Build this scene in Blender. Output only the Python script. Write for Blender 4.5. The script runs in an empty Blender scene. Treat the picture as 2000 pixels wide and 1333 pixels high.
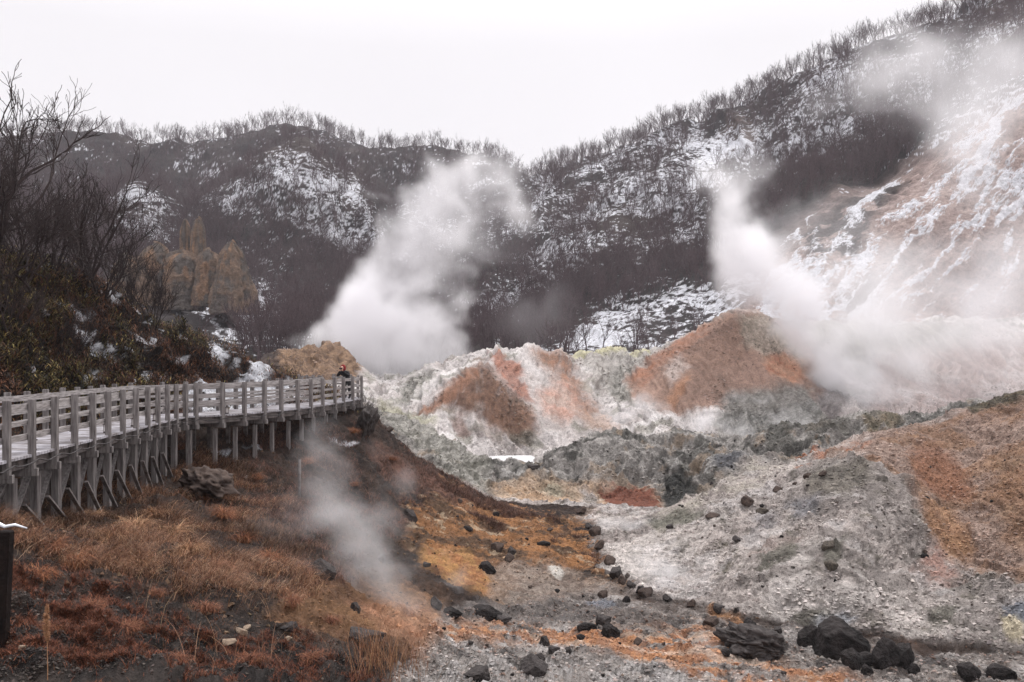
import bpy, bmesh, math, random
import numpy as np
from mathutils import Vector, Matrix, noise as mnoise
R = math.radians
rnd = random.Random(7)
rng = np.random.default_rng(11)
scene = bpy.context.scene
C = scene.collection

# ------------------------------------------------------------------ camera, sky, sun
FPX = 1944.0          # focal length of the photograph in its own 2000 px wide frame
HX, HY = 1000.0, 703.0
cam_d = bpy.data.cameras.new('camera'); cam = bpy.data.objects.new('camera', cam_d); C.objects.link(cam)
cam_d.sensor_width = 36.0; cam_d.lens = 36.0*FPX/2000.0
cam.location = (0, 0, 0); cam.rotation_euler = (R(90), 0, 0)
cam_d.shift_y = (HY-666.5)/2000.0
cam_d.clip_start = 0.1; cam_d.clip_end = 4000
scene.camera = cam

SUN_EL, SUN_AZ = 56, 25   # sun behind thick cloud
w = bpy.data.worlds.new('World'); scene.world = w; w.use_nodes = True
nt = w.node_tree; nt.nodes.clear()
sky = nt.nodes.new('ShaderNodeTexSky'); sky.sky_type = 'NISHITA'; sky.sun_disc = False
sky.sun_elevation = R(SUN_EL); sky.sun_rotation = R(SUN_AZ)
geo = nt.nodes.new('ShaderNodeTexCoord'); sep = nt.nodes.new('ShaderNodeSeparateXYZ')
nt.links.new(geo.outputs['Generated'], sep.inputs[0])
mr = nt.nodes.new('ShaderNodeMapRange'); mr.inputs[1].default_value = .3; mr.inputs[2].default_value = 1
mr.inputs[3].default_value = 9.6; mr.inputs[4].default_value = 25      # overcast: zenith brighter than horizon
nt.links.new(sep.outputs['Z'], mr.inputs[0])
cl = nt.nodes.new('ShaderNodeTexNoise'); cl.inputs['Scale'].default_value = 1.6; cl.inputs['Detail'].default_value = 3
nt.links.new(geo.outputs['Generated'], cl.inputs['Vector'])
cm = nt.nodes.new('ShaderNodeMapRange'); cm.inputs[1].default_value = .3; cm.inputs[2].default_value = .7
cm.inputs[3].default_value = .93; cm.inputs[4].default_value = 1.03; nt.links.new(cl.outputs['Fac'], cm.inputs[0])
mu = nt.nodes.new('ShaderNodeMath'); mu.operation = 'MULTIPLY'; nt.links.new(mr.outputs[0], mu.inputs[0]); nt.links.new(cm.outputs[0], mu.inputs[1])
tint = nt.nodes.new('ShaderNodeVectorMath'); tint.operation = 'SCALE'; tint.inputs[0].default_value = (1.018, .986, 1.016)
nt.links.new(mu.outputs[0], tint.inputs['Scale'])
mix = nt.nodes.new('ShaderNodeMix'); mix.data_type = 'RGBA'; mix.inputs[0].default_value = 0.97
nt.links.new(sky.outputs[0], mix.inputs[6]); nt.links.new(tint.outputs[0], mix.inputs[7])
bg = nt.nodes.new('ShaderNodeBackground'); bg.inputs['Strength'].default_value = 0.1
nt.links.new(mix.outputs[2], bg.inputs[0])
wo = nt.nodes.new('ShaderNodeOutputWorld'); nt.links.new(bg.outputs[0], wo.inputs[0])

sl = bpy.data.lights.new('sun', 'SUN'); sun = bpy.data.objects.new('sun', sl); C.objects.link(sun)
sl.energy = 2.0; sl.angle = R(11); sl.color = (1, .97, .93)
az = R(SUN_AZ)
sd = Vector((math.sin(az)*math.cos(R(SUN_EL)), math.cos(az)*math.cos(R(SUN_EL)), math.sin(R(SUN_EL))))
sun.rotation_euler = sd.to_track_quat('Z', 'Y').to_euler()

vs = scene.view_settings; vs.view_transform = 'Standard'; vs.look = 'None'; vs.gamma = 1; vs.exposure = 0; vs.use_curve_mapping = False
cy = scene.cycles
cy.max_bounces = 9; cy.diffuse_bounces = 2; cy.glossy_bounces = 1; cy.transmission_bounces = 2; cy.transparent_max_bounces = 6
cy.volume_bounces = 7
cy.volume_step_rate = 4.0; cy.volume_max_steps = 96
cy.use_adaptive_sampling = True; cy.adaptive_threshold = 0.01
cy.use_denoising = True
try: cy.denoiser = 'OPENIMAGEDENOISE'; cy.denoising_prefilter = 'ACCURATE'
except Exception: pass

# ------------------------------------------------------------------ helpers
def s2l(c):
    c = np.asarray(c, float)/255.0
    return np.where(c <= .04045, c/12.92, ((c+.055)/1.055)**2.4)
ALB = 0.88
def rgb(*c): return tuple(float(v) for v in s2l(c)*ALB)

def hsh(h, seed):
    h = h ^ np.uint32((seed*974634777) & 0xFFFFFFFF)
    h = (h ^ (h >> np.uint32(13)))*np.uint32(1274126177)
    h = (h ^ (h >> np.uint32(16)))*np.uint32(2246822519)
    return ((h ^ (h >> np.uint32(15))) & np.uint32(0xFFFFFF)).astype(np.float32)*np.float32(1/16777215.0)
def _ax(x, mul):
    x = np.asarray(x, np.float32); f = np.floor(x); u = x-f
    i = f.astype(np.int32).astype(np.uint32)*np.uint32(mul)
    return i, i+np.uint32(mul), u*u*(3-2*u)
def vnoise(x, y, z=None, seed=0):
    """value noise, about -1..1"""
    xa, xb, u = _ax(x, 374761393); ya, yb, v = _ax(y, 668265263)
    aa = xa+ya; ba = xb+ya; ab = xa+yb; bb = xb+yb
    def plane(k):
        a = hsh(aa+k, seed); b = hsh(ba+k, seed); c = hsh(ab+k, seed); d = hsh(bb+k, seed)
        a += (b-a)*u; c += (d-c)*u
        return a+(c-a)*v
    if z is None: return plane(np.uint32(0))*2-1
    za, zb, t = _ax(z, 2147483629)
    p = plane(za); return (p+(plane(zb)-p)*t)*2-1
def fbm(x, y, z=None, o=4, seed=0, g=.5, ridged=False):
    s = 0; a = 1; n = 0; f = 1
    ca, sa = math.cos(.6), math.sin(.6)
    for k in range(o):
        v = vnoise(x*f, y*f, None if z is None else z*f, seed+k*17)
        if ridged: v = 1-2*np.abs(v)
        s = s + v*a; n += a; a *= g; f *= 2.03
        x, y = x*ca-y*sa, x*sa+y*ca
    return s/n
def sstep(a, b, x):
    t = np.clip((x-a)/(b-a), 0, 1); return t*t*(3-2*t)

def tag(o, label=None, cat=None, group=None, kind=None):
    if label: o['label'] = label
    if cat: o['category'] = cat
    if group: o['group'] = group
    if kind: o['kind'] = kind
    return o
def empty(name, loc=(0, 0, 0), rz=0, label=None, cat=None, group=None, kind=None):
    o = bpy.data.objects.new(name, None); C.objects.link(o); o.location = loc; o.rotation_euler = (0, 0, rz)
    o.empty_display_size = .2
    return tag(o, label, cat, group, kind)
def np_mesh(name, V, F=None, Q=None, mats=(), smooth=True, parent=None, colors=None, mi=None):
    """V (n,3); F (m,3) triangles or Q (m,4) quads -> linked object"""
    me = bpy.data.meshes.new(name)
    V = np.ascontiguousarray(V, np.float32)
    L = (F if F is not None else Q); k = L.shape[1]
    L = np.ascontiguousarray(L, np.int32)
    me.vertices.add(len(V)); me.vertices.foreach_set('co', V.ravel())
    me.loops.add(L.size); me.loops.foreach_set('vertex_index', L.ravel())
    me.polygons.add(len(L)); me.polygons.foreach_set('loop_start', np.arange(0, L.size, k, dtype=np.int32))
    me.polygons.foreach_set('loop_total', np.full(len(L), k, np.int32))
    for m in mats: me.materials.append(m)
    if mi is not None: me.polygons.foreach_set('material_index', np.ascontiguousarray(mi, np.int32))
    me.update(calc_edges=True)
    me.polygons.foreach_set('use_smooth', np.full(len(L), bool(smooth)))
    if colors is not None:
        a = me.color_attributes.new('Col', 'FLOAT_COLOR', 'POINT')
        c = np.ones((len(V), 4), np.float32); c[:, :colors.shape[1]] = colors
        a.data.foreach_set('color', c.ravel())
    o = bpy.data.objects.new(name, me); C.objects.link(o)
    if parent: o.parent = parent
    return o

class MB:
    """collects boxes, bars and tubes; build() links them as ONE mesh object"""
    def __init__(s): s.v = []; s.f = []
    def box(s, c, sx, sy, sz, rot=None, bev=0):
        M = rot if rot is not None else Matrix.Identity(3)
        n = len(s.v)
        for dx in (-.5, .5):
            for dy in (-.5, .5):
                for dz in (-.5, .5):
                    s.v.append(tuple(Vector(c)+M @ Vector((dx*sx, dy*sy, dz*sz))))
        for q in ((0, 1, 3, 2), (4, 6, 7, 5), (0, 4, 5, 1), (2, 3, 7, 6), (0, 2, 6, 4), (1, 5, 7, 3)): s.f.append(tuple(n+i for i in q))
    def bar(s, a, b, w, h, up=Vector((0, 0, 1))):
        a = Vector(a); b = Vector(b); d = (b-a); L = d.length; d.normalize()
        sx = d.cross(up)
        if sx.length < 1e-4: sx = Vector((1, 0, 0))
        sx.normalize(); uz = sx.cross(d)
        M = Matrix((sx, d, uz)).transposed()
        s.box((a+b)/2, w, L, h, M)
    def tube(s, pts, rad, n=6, cap=True):
        pts = [Vector(p) for p in pts]; base = len(s.v); ref = Vector((.3, .2, .93)).normalized()
        for i, p in enumerate(pts):
            t = (pts[min(i+1, len(pts)-1)]-pts[max(i-1, 0)]).normalized()
            a = t.cross(ref)
            if a.length < .1: a = t.cross(Vector((1, 0, 0)))
            a.normalize(); b = t.cross(a)
            for k in range(n):
                q = 2*math.pi*k/n
                s.v.append(tuple(p+(a*math.cos(q)+b*math.sin(q))*rad[i]))
        for i in range(len(pts)-1):
            for k in range(n):
                s.f.append((base+i*n+k, base+i*n+(k+1) % n, base+(i+1)*n+(k+1) % n, base+(i+1)*n+k))
        if cap:
            s.f.append(tuple(base+k for k in range(n))[::-1]); s.f.append(tuple(base+(len(pts)-1)*n+k for k in range(n)))
    def lathe(s, c, prof, n=12):
        base = len(s.v)
        for r_, z_ in prof:
            for k in range(n):
                q = 2*math.pi*k/n; s.v.append((c[0]+r_*math.cos(q), c[1]+r_*math.sin(q), c[2]+z_))
        for i in range(len(prof)-1):
            for k in range(n):
                s.f.append((base+i*n+k, base+i*n+(k+1) % n, base+(i+1)*n+(k+1) % n, base+(i+1)*n+k))
        s.f.append(tuple(base+k for k in range(n))[::-1]); s.f.append(tuple(base+(len(prof)-1)*n+k for k in range(n)))
    def build(s, name, mat, parent=None, smooth=False, bevel=0):
        me = bpy.data.meshes.new(name); me.from_pydata(s.v, [], s.f); me.materials.append(mat)
        if smooth:
            me.polygons.foreach_set('use_smooth', np.ones(len(me.polygons), bool))
        me.update()
        o = bpy.data.objects.new(name, me); C.objects.link(o)
        if parent: o.parent = parent
        if bevel:
            b = o.modifiers.new('bevel', 'BEVEL'); b.width = bevel; b.segments = 1; b.limit_method = 'ANGLE'
        return o

def new_mat(name, rough=.9, spec=.3):
    m = bpy.data.materials.new(name); m.use_nodes = True; nt = m.node_tree
    b = nt.nodes['Principled BSDF']; b.inputs['Roughness'].default_value = rough
    b.inputs['Specular IOR Level'].default_value = spec
    return m, nt, b
def nz(nt, scale, detail=6, vec=None, rough=.6, dist=0, typ='ShaderNodeTexNoise'):
    n = nt.nodes.new(typ); n.inputs['Scale'].default_value = scale
    if typ == 'ShaderNodeTexNoise':
        n.inputs['Detail'].default_value = detail; n.inputs['Roughness'].default_value = rough; n.inputs['Distortion'].default_value = dist
    if vec is not None: nt.links.new(vec, n.inputs['Vector'])
    return n
def mrange(nt, src, a, b, c, d):
    m = nt.nodes.new('ShaderNodeMapRange'); nt.links.new(src, m.inputs[0])
    for i, v in enumerate((a, b, c, d)): m.inputs[i+1].default_value = v
    return m.outputs[0]
def vmul(nt, col, fac):
    m = nt.nodes.new('ShaderNodeVectorMath'); m.operation = 'SCALE'; nt.links.new(col, m.inputs[0]); nt.links.new(fac, m.inputs['Scale']); return m.outputs[0]
def mth(nt, op, a, b=None):
    m = nt.nodes.new('ShaderNodeMath'); m.operation = op
    for i, v in enumerate((a, b)):
        if v is None: continue
        if isinstance(v, (int, float)): m.inputs[i].default_value = v
        else: nt.links.new(v, m.inputs[i])
    return m.outputs[0]
def simple_mat(name, c1, c2, scale=6, rough=.9, bump=.3, bscale=20, spec=.3, stretch=None, blo=.35, bhi=.65, dist=.05):
    m, nt, b = new_mat(name, rough, spec)
    tc = nt.nodes.new('ShaderNodeTexCoord'); v = tc.outputs['Object']
    if stretch:
        mp = nt.nodes.new('ShaderNodeMapping'); mp.inputs['Scale'].default_value = stretch; nt.links.new(v, mp.inputs[0]); v = mp.outputs[0]
    n = nz(nt, scale, 6, v)
    mx = nt.nodes.new('ShaderNodeMix'); mx.data_type = 'RGBA'
    nt.links.new(mrange(nt, n.outputs['Fac'], blo, bhi, 0, 1), mx.inputs[0])
    mx.inputs[6].default_value = (*c1, 1); mx.inputs[7].default_value = (*c2, 1)
    nt.links.new(mx.outputs[2], b.inputs['Base Color'])
    if bump:
        n2 = nz(nt, bscale, 6, v); bp = nt.nodes.new('ShaderNodeBump'); bp.inputs['Strength'].default_value = bump; bp.inputs['Distance'].default_value = dist
        nt.links.new(n2.outputs['Fac'], bp.inputs['Height']); nt.links.new(bp.outputs[0], b.inputs['Normal'])
    return m

# ------------------------------------------------------------------ terrain: one lofted sheet of real depths
# each curve: photo column X, photo row Y and distance d in metres; z follows
N = []
def cv(s):
    pts = []
    for t in s.split():
        X, Y, d = t.split(','); pts.append((float(X), float(Y), float(d)))
    N.append(np.array(pts))
def cz(z, d): N.append(np.array([(0., HY-z*FPX/d, d), (2000., HY-z*FPX/d, d)]))
cz(-1.75, .6); cz(-1.9, 3)
cv('0,1333,8 300,1333,9 500,1333,10.5 650,1333,12.3 720,1333,13.3 780,1333,14.5 850,1333,16 960,1333,18.3 1130,1333,20.2 1250,1333,21.2 1400,1333,22 1500,1333,22.5 1650,1333,22.7 1800,1333,23 2000,1333,23.3')
cv('0,1180,10.3 300,1180,13 500,1180,16 650,1180,19 720,1180,21.5 780,1180,23.5 850,1180,26 960,1180,29 1130,1180,31 1250,1185,29.5 1400,1225,27.5 1500,1240,27 1650,1270,25.8 1800,1290,25 2000,1290,25')
cv('0,1060,14 300,1060,19 500,1060,23 650,1060,27 720,1060,30 780,1060,33 850,1060,36 960,1080,37.5 1130,1100,37.5 1250,1120,35.5 1400,1150,31.5 1550,1130,29.8 1650,1125,29.4 1800,1112,33 1900,1105,33.6 2000,1130,30')
cv('0,1035,18.3 100,1035,20 200,1018,22.5 300,985,26 500,980,29.5 650,980,32.5 720,980,36 780,980,39.5 850,980,43 960,1020,44 1130,1050,42.5 1250,1060,40 1400,1050,38 1500,1000,39.6 1620,972,36.6 1700,962,37 1850,950,41 2000,945,38')
cv('0,985,21.8 100,970,23.5 200,945,26 300,912,30.5 500,895,34 650,895,37.5 720,890,41.5 780,895,45.5 850,940,47 960,998,47.5 1130,1036,45 1250,1030,43 1400,990,42.3 1500,945,43.4 1620,910,41.6 1700,892,42 1800,866,46 1900,845,47 2000,815,45.5')
cv('0,820,24.5 300,800,34.5 400,803,36 500,800,39 580,803,40.5 650,800,43.3 680,806,44.8 705,806,46 720,812,46.6 780,872,48.5 850,920,49.5 960,985,49.5 1130,1028,47 1250,1018,45.5 1400,965,45.5 1500,920,46.5 1560,895,47 1650,870,48 1750,842,49 1800,828,50 1880,800,50.5 2000,762,51.5')
cv('0,650,28.5 300,745,38 500,765,43 580,770,46 650,778,49 700,812,50 720,850,52 780,905,54 850,940,55 960,985,55 1130,1000,53 1250,1010,51 1400,985,51 1500,945,52 1650,900,54 1800,865,56 2000,800,58')
cv('-400,420,30 0,498,34 100,525,37 200,562,40 300,633,43 400,668,45 500,715,47.5 560,742,50 650,775,54 720,845,57 780,885,58 850,925,59 960,960,59 1060,965,58 1130,958,57.5 1190,950,58 1250,965,57.5 1300,985,57 1400,955,56.5 1500,925,57 1650,890,58 1800,860,60 2000,800,64')
cv('0,520,45 300,650,52 500,728,55 560,755,56 650,795,60 720,828,64 780,853,66 850,885,67 900,905,68 960,925,69 1060,917,70 1100,887,66 1180,872,65 1250,865,65 1330,850,64 1420,855,64 1500,871,63.5 1580,862,63 1650,845,63 1740,836,63.5 1800,838,65 2000,800,70')
cv('0,560,60 300,690,62 500,745,65 650,785,72 720,800,74 780,835,76 850,875,75 960,907,76.5 1060,903,79 1100,920,75 1330,915,75 1500,920,74 1650,900,74 1800,880,76 2000,850,80')
cv('0,640,75 300,720,76 500,755,80 650,770,84 740,800,83 800,838,83 850,862,83 960,893,83.5 1060,893,84.5 1200,872,85 1330,880,86 1400,878,86 1500,872,86 1600,865,88 1700,850,90 2000,830,94')
cv('0,690,88 500,745,90 650,750,90 740,785,92 795,808,90.5 818,806,88.5 870,764,91 910,735,93 940,714,94.5 962,730,94 1000,764,92.5 1045,798,91 1150,815,93 1210,820,98 1300,790,95 1400,790,93 1500,800,94 1600,810,97 1700,790,107 2000,780,118')
cv('0,700,95 500,735,96 600,725,97 650,715,98 740,775,98 800,762,99 830,745,100 870,720,101 905,706,101.5 940,701,101 990,712,100 1060,728,99.5 1150,750,103 1210,755,107 1300,722,104 1400,700,103 1500,720,104 1580,740,108 1700,740,120 2000,720,132')
cv('0,705,103 500,722,103 545,692,103 580,697,103 620,688,103 655,678,104 690,700,105 740,765,105 780,742,106 830,720,108 880,700,109 930,687,109 1080,690,109 1130,692,114 1270,688,119 1340,660,117 1390,632,116.5 1440,603,116 1500,622,118 1600,640,128 1680,628,134 1750,635,139 1840,624,143 1920,634,146 2000,622,148')
cv('0,735,130 1350,735,130 1440,650,130 1500,640,132 1600,650,138 1800,638,148 2000,636,153')
NEAR_N = len(N)
cv('0,700,150 500,690,150 900,700,160 1200,698,165 1400,655,165 1450,612,163 1550,632,158 1700,630,158 2000,630,162')
cv('0,600,190 230,600,190 500,625,200 700,640,210 900,650,210 1100,630,210 1250,600,205 1400,570,200 1440,560,192 1500,560,188 1600,520,180 1800,480,176 2000,430,180')
cv('0,480,250 200,520,250 300,520,250 400,540,260 500,560,260 700,520,290 760,500,300 900,520,290 1050,500,260 1200,480,255 1400,480,245 1480,480,230 1560,450,212 1700,400,205 1850,320,200 2000,250,200')
cv('0,400,290 200,420,285 270,378,290 320,410,290 350,450,285 390,425,310 430,395,318 480,352,325 540,315,330 590,290,332 630,315,332 680,355,335 760,440,340 900,420,350 1030,400,340 1150,370,310 1250,340,300 1420,320,290 1500,370,262 1560,370,250 1700,300,245 1850,190,240 2000,90,240')
cv('0,345,400 270,385,400 390,420,390 480,372,400 590,340,400 680,370,400 760,430,400 900,370,400 1030,375,380 1150,340,340 1250,310,330 1420,265,320 1560,220,300 1700,170,285 1800,110,280 2000,20,275')
cv('0,290,480 120,268,480 300,282,480 450,278,480 560,264,480 660,290,490 720,308,490 800,305,490 850,300,490 960,328,480 1020,358,465 1060,358,400 1150,313,370 1250,293,355 1330,258,350 1420,218,345 1560,165,335 1700,95,325 1800,58,320 1900,28,310 1960,-40,305 2000,-60,305')
cv('0,420,620 850,420,640 1060,420,560 1420,330,500 1700,200,480 2000,60,460')
NC = len(N)
# columns: fine inside the frame, coarse outside it
ux = np.concatenate([np.linspace(-2600, -140, 90, endpoint=False), np.arange(-140, 2180, 1.9), np.linspace(2180, 4600, 90)])
nU = len(ux)
KD = np.zeros((NC, nU)); KZ = np.zeros((NC, nU)); KY = np.zeros((NC, nU))
for i, p in enumerate(N):
    Y = np.interp(ux, p[:, 0], p[:, 1]); d = np.interp(ux, p[:, 0], p[:, 2])
    # soften the corners of the outline a little
    fine = (ux > -140) & (ux < 2180); k = np.hanning(9); k /= k.sum()
    for A in (Y, d):
        A[fine] = np.convolve(np.pad(A[fine], 4, mode='edge'), k, mode='valid')
    KD[i] = d; KZ[i] = (HY-Y)*d/FPX; KY[i] = Y
for i in range(1, NC): KD[i] = np.maximum(KD[i], KD[i-1]+.3)
rows = [0.0]; inv = (ux > -10) & (ux < 2010)
for i in range(NC-1):
    ext = np.abs(KY[i+1][inv]-KY[i][inv]).max() if i >= 2 else 40
    if i == 2: ext *= 1.2
    n = int(np.clip(ext/1.9, 10, 110))
    rows += list(i+np.arange(1, n+1)/n)
rows = np.array(rows); nV = len(rows)
i0 = np.minimum(rows.astype(int), NC-2); t = (rows-i0)[:, None]
# monotone cubic through the curves, softened towards linear
def herm(K):
    dl = np.diff(K, axis=0); m = np.zeros_like(K)
    a, b = dl[:-1], dl[1:]
    m[1:-1] = np.where(a*b > 0, 2*a*b/np.where(a+b == 0, 1, a+b), 0); m[0] = dl[0]; m[-1] = dl[-1]
    p0, p1, m0, m1 = K[i0], K[i0+1], m[i0], m[i0+1]
    return (2*t**3-3*t**2+1)*p0+(t**3-2*t**2+t)*m0+(-2*t**3+3*t**2)*p1+(t**3-t**2)*m1
D0 = herm(KD); Z0 = herm(KZ)
X0 = (ux[None, :]-HX)/FPX*D0
D0 = np.maximum.accumulate(D0, axis=0)
PX = np.broadcast_to(ux[None, :], D0.shape).copy()
PY = HY-Z0*FPX/D0
vrow = np.broadcast_to(rows[:, None], D0.shape)
print('terrain', D0.shape)

T0 = __import__("time").time()
# regions painted as mineral stains / vegetation (polygons traced from the photo, laid on the ground they cover)
wx = fbm(X0*.5, D0*.5, o=4, seed=3); wy = fbm(X0*.5+31, D0*.5, o=4, seed=5)
wx2 = fbm(X0*3, D0*3, o=3, seed=8); wy2 = fbm(X0*3+9, D0*3, o=3, seed=9)
sc_ = np.clip(60.0/D0, .35, 3)
QX = PX + (wx*16+wx2*5)*sc_**.5; QY = PY + (wy*10+wy2*4)*sc_**.5
def poly(s, soft=8, d0=0, d1=1e9, warp=1.0):
    P = np.array([[float(a) for a in t.split(',')] for t in s.split()])
    out = np.zeros(D0.shape, np.float32)
    x0, y0 = P.min(0)-soft-40; x1, y1 = P.max(0)+soft+40
    m = (PX > x0) & (PX < x1) & (PY > y0) & (PY < y1) & (D0 > d0) & (D0 < d1)
    idx = np.nonzero(m)
    if not len(idx[0]): return out
    x = (PX+(QX-PX)*warp)[idx]; y = (PY+(QY-PY)*warp)[idx]
    ins = np.zeros(len(x), bool); dist = np.full(len(x), 1e9)
    n = len(P)
    for k in range(n):
        a, b = P[k], P[(k+1) % n]
        c = ((a[1] > y) != (b[1] > y)) & (x < (b[0]-a[0])*(y-a[1])/((b[1]-a[1]) or 1e-9)+a[0]); ins ^= c
        e = b-a; tt = np.clip(((x-a[0])*e[0]+(y-a[1])*e[1])/(e@e+1e-9), 0, 1)
        dist = np.minimum(dist, np.hypot(x-a[0]-tt*e[0], y-a[1]-tt*e[1]))
    sd_ = np.where(ins, dist, -dist)
    out[idx] = sstep(-soft, soft, sd_)
    return out
# ---- smooth-sheet normals, then rock, gully and pebble relief
P0 = np.stack([X0, D0, Z0], -1)
du = np.gradient(P0, axis=1); dv = np.gradient(P0, axis=0)
NRM = np.cross(du, dv); NRM /= np.linalg.norm(NRM, axis=-1, keepdims=True)+1e-9
# main zones
row_hill = vrow >= NEAR_N-1
Wleft = sstep(1180, 1080, PX + (PY-1100)*-.75)*(D0 < 52)        # the slope under the boardwalk
gul = np.interp(PY.ravel(), [1030, 1120, 1160, 1200, 1333, 1500], [1150, 1190, 1260, 1380, 2300, 3200]).reshape(PY.shape)
Wleft = sstep(26, -26, PX+(QX-PX)*1.7-gul)*(vrow < 8.2)
Wright = (1-Wleft)*(vrow < 8.4)
Wlump = sstep(8.2, 9.0, vrow)*sstep(11.2, 10.6, vrow)*sstep(640, 760, PX)
Wback = sstep(10.8, 11.3, vrow)*(~row_hill)
Whill = row_hill.astype(float)
Wsasa = sstep(6.6, 7.2, vrow)*sstep(12, 11, vrow)*sstep(720, 640, PX)
floor = poly('860,1200 1000,1190 1180,1160 1250,1178 1330,1192 1500,1222 1800,1280 2100,1300 2100,1420 700,1420', 14)
# local depth-scaled pixel size: relief finer than a pixel is left out
px = D0/FPX*2
disp = np.zeros_like(D0)
def lod(size): return sstep(1.2, 4.0, size/px)
x, y, z = X0.astype(np.float32), D0.astype(np.float32), Z0.astype(np.float32)
gr = fbm(x*.9, y*.9, z*.9, o=3, seed=21)
br0 = np.clip((PX-1640+(PY-900)*-.75)/60, 0, 1)
wrp = fbm(x*.5, y*.5, seed=23)*.8
strA = fbm((x*.66-z*.75)*2.2+wrp, (x*.75+z*.66)*.3, o=5, seed=25, ridged=True, g=.62)
strB = fbm((x*.66+z*.75)*2.2+wrp, (x*.75-z*.66)*.3, o=5, seed=27, ridged=True, g=.62)
stria = strA*(1-br0)+strB*br0
r1 = fbm(x*.55, y*.55, z*.55, o=5, seed=31, ridged=True, g=.55)
r2 = fbm(x*1.8, y*1.8, z*1.8, o=4, seed=37, g=.6)
r3 = fbm(x*6, y*6, z*6, o=3, seed=41, g=.6)*lod(.25)
r4 = vnoise(x*19, y*19, z*19, seed=47)*lod(.06)
crust = sstep(.02, .45, fbm(x*.7+5, y*.7, z*.7, o=3, seed=51))            # patches of broken crust
hum = fbm(x*1.5, y*1.5, z*1.5, o=4, seed=39, ridged=True, g=.6)
disp += Wleft*(gr*.22+hum*.16+r2*.14+r3*.08+r4*.02)
rub = np.clip(r3, 0, 1)**1.0
disp += Wright*(fbm(x*.22, y*.22, z*.22, o=4, seed=29)*.7*sstep(1280, 1450, PX)+r1*.2*(.4+.6*sstep(1280, 1400, PX))+r2*.15+r3*.08+r4*.02+crust*np.abs(r2)*.5+stria*.16)
disp += floor*(r2*.03)
lump2 = fbm(x*1.1, y*1.1, z*1.1, o=5, seed=35, ridged=True, g=.62)
disp += Wlump*(r1*.85+lump2*.34+r2*.2+r3*.06+fbm(x*.16+9, y*.16, o=3, seed=36)*1.3)
disp += Wsasa*(gr*.5+r2*.25)
# mounds: gullies that run downhill
ca = fbm(x*.10, y*.10, o=3, seed=61)
gx = x*.85+ca*2.2
gul_n = fbm(gx, z*.16, o=4, seed=63, ridged=True, g=.55)
rill = fbm(x*2.1+ca*3, z*.45+y*.2, o=4, seed=65, ridged=True, g=.6)
soft_m = poly('815,812 870,765 940,708 1000,740 1060,700 1120,696 1165,800 1150,830 1050,850 980,850 900,812', 20, d0=70, d1=130)+poly('1225,745 1340,658 1440,600 1560,650 1600,790 1400,800 1300,812', 20, d0=70, d1=130)
soft_m = np.clip(soft_m, 0, 1)
disp += Wback*((gul_n*.7+fbm(x*.18, y*.18, z*.18, o=6, seed=67, g=.54)*1.0+lump2*.08+r2*.10)*(1-.68*soft_m)+r2*.10+rill*.24)*sstep(66, 84, D0)
hs = sstep(150, 260, D0)
rg = fbm(x*.035+fbm(x*.02, y*.02, seed=71)*1.2, z*.012, o=5, seed=73, ridged=True, g=.55)
disp += Whill*(rg*(2.0+3.0*hs)+fbm(x*.03, y*.03, z*.03, o=5, seed=77)*4.0*hs+fbm(x*.25, y*.25, z*.25, o=4, seed=79)*.9)
slopeR = poly('1400,640 1450,600 1560,470 1700,370 1900,240 2100,150 2400,-50 2700,700 1500,640', 25, d0=140, warp=.5)
# scree runs on the pink slope: downhill direction on screen is down-left
sl_u = (x*.66-z*.75); sl_v = (x*.75+z*.66)
runs = fbm(sl_u*.30+fbm(x*.05, z*.05, seed=83)*.5+fbm(x*.6, z*.6, o=2, seed=84)*.10, sl_v*.045, o=6, seed=85, ridged=True, g=.72)
disp += slopeR*Whill*(runs*.8-rg*1.6)
edge = sstep(0, 2.2, vrow)
pond = poly('905,897 940,890 1030,890 1045,900 1040,912 1000,908 930,903', 6, d0=70, d1=90, warp=.4)
disp = disp*(1-pond); P0[..., 2] -= pond*.35
disp *= edge
P1 = P0 + NRM*disp[..., None]
PXd = HX+FPX*P1[..., 0]/P1[..., 1]; PYd = HY-FPX*P1[..., 2]/P1[..., 1]

# ---- colours
COL = np.zeros(D0.shape+(3,), np.float32)
def lin(c):
    v = s2l(c)*ALB; g = v @ np.array([.3, .55, .15]); return (g+(v-g)*.76).astype(np.float32)
def paint(m, c, c2=None, n=None, a=1.0):
    global COL
    m = (np.clip(m, 0, 1)*a)[..., None].astype(np.float32)
    cc = lin(c)
    if c2 is not None:
        nn = np.clip(n, 0, 1)[..., None].astype(np.float32); cc = cc*(1-nn)+lin(c2)*nn
    COL = COL*(1-m)+cc*m
m1 = sstep(-.4, .4, fbm(x*.8, y*.8, z*.8, o=6, seed=101, g=.68))
m2 = sstep(-.2, .2, fbm(x*2.6, y*2.6, z*2.6, o=4, seed=103, g=.65))
m3 = sstep(-.2, .3, fbm(x*.22, y*.22, z*.22, o=5, seed=107, g=.6))
fine = sstep(-.1, .2, fbm(x*9, y*9, z*9, o=3, seed=109, g=.7))
r_near = int(np.searchsorted(rows, NEAR_N-1))+1; r_84 = int(np.searchsorted(rows, 8.5)); r_7 = int(np.searchsorted(rows, 7.5))
ZS = slice(0, nV)
def thr(lo, hi, seed, f, g=.6, o=5):
    out = np.zeros(D0.shape, np.float32); out[ZS] = sstep(lo, hi, fbm(x[ZS]*f, y[ZS]*f, z[ZS]*f, o=o, seed=seed, g=g)); return out
one = np.ones(D0.shape, np.float32)
paint(one, (150, 140, 134), (112, 102, 96), m1)
ZS = slice(r_7, r_near)
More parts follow.
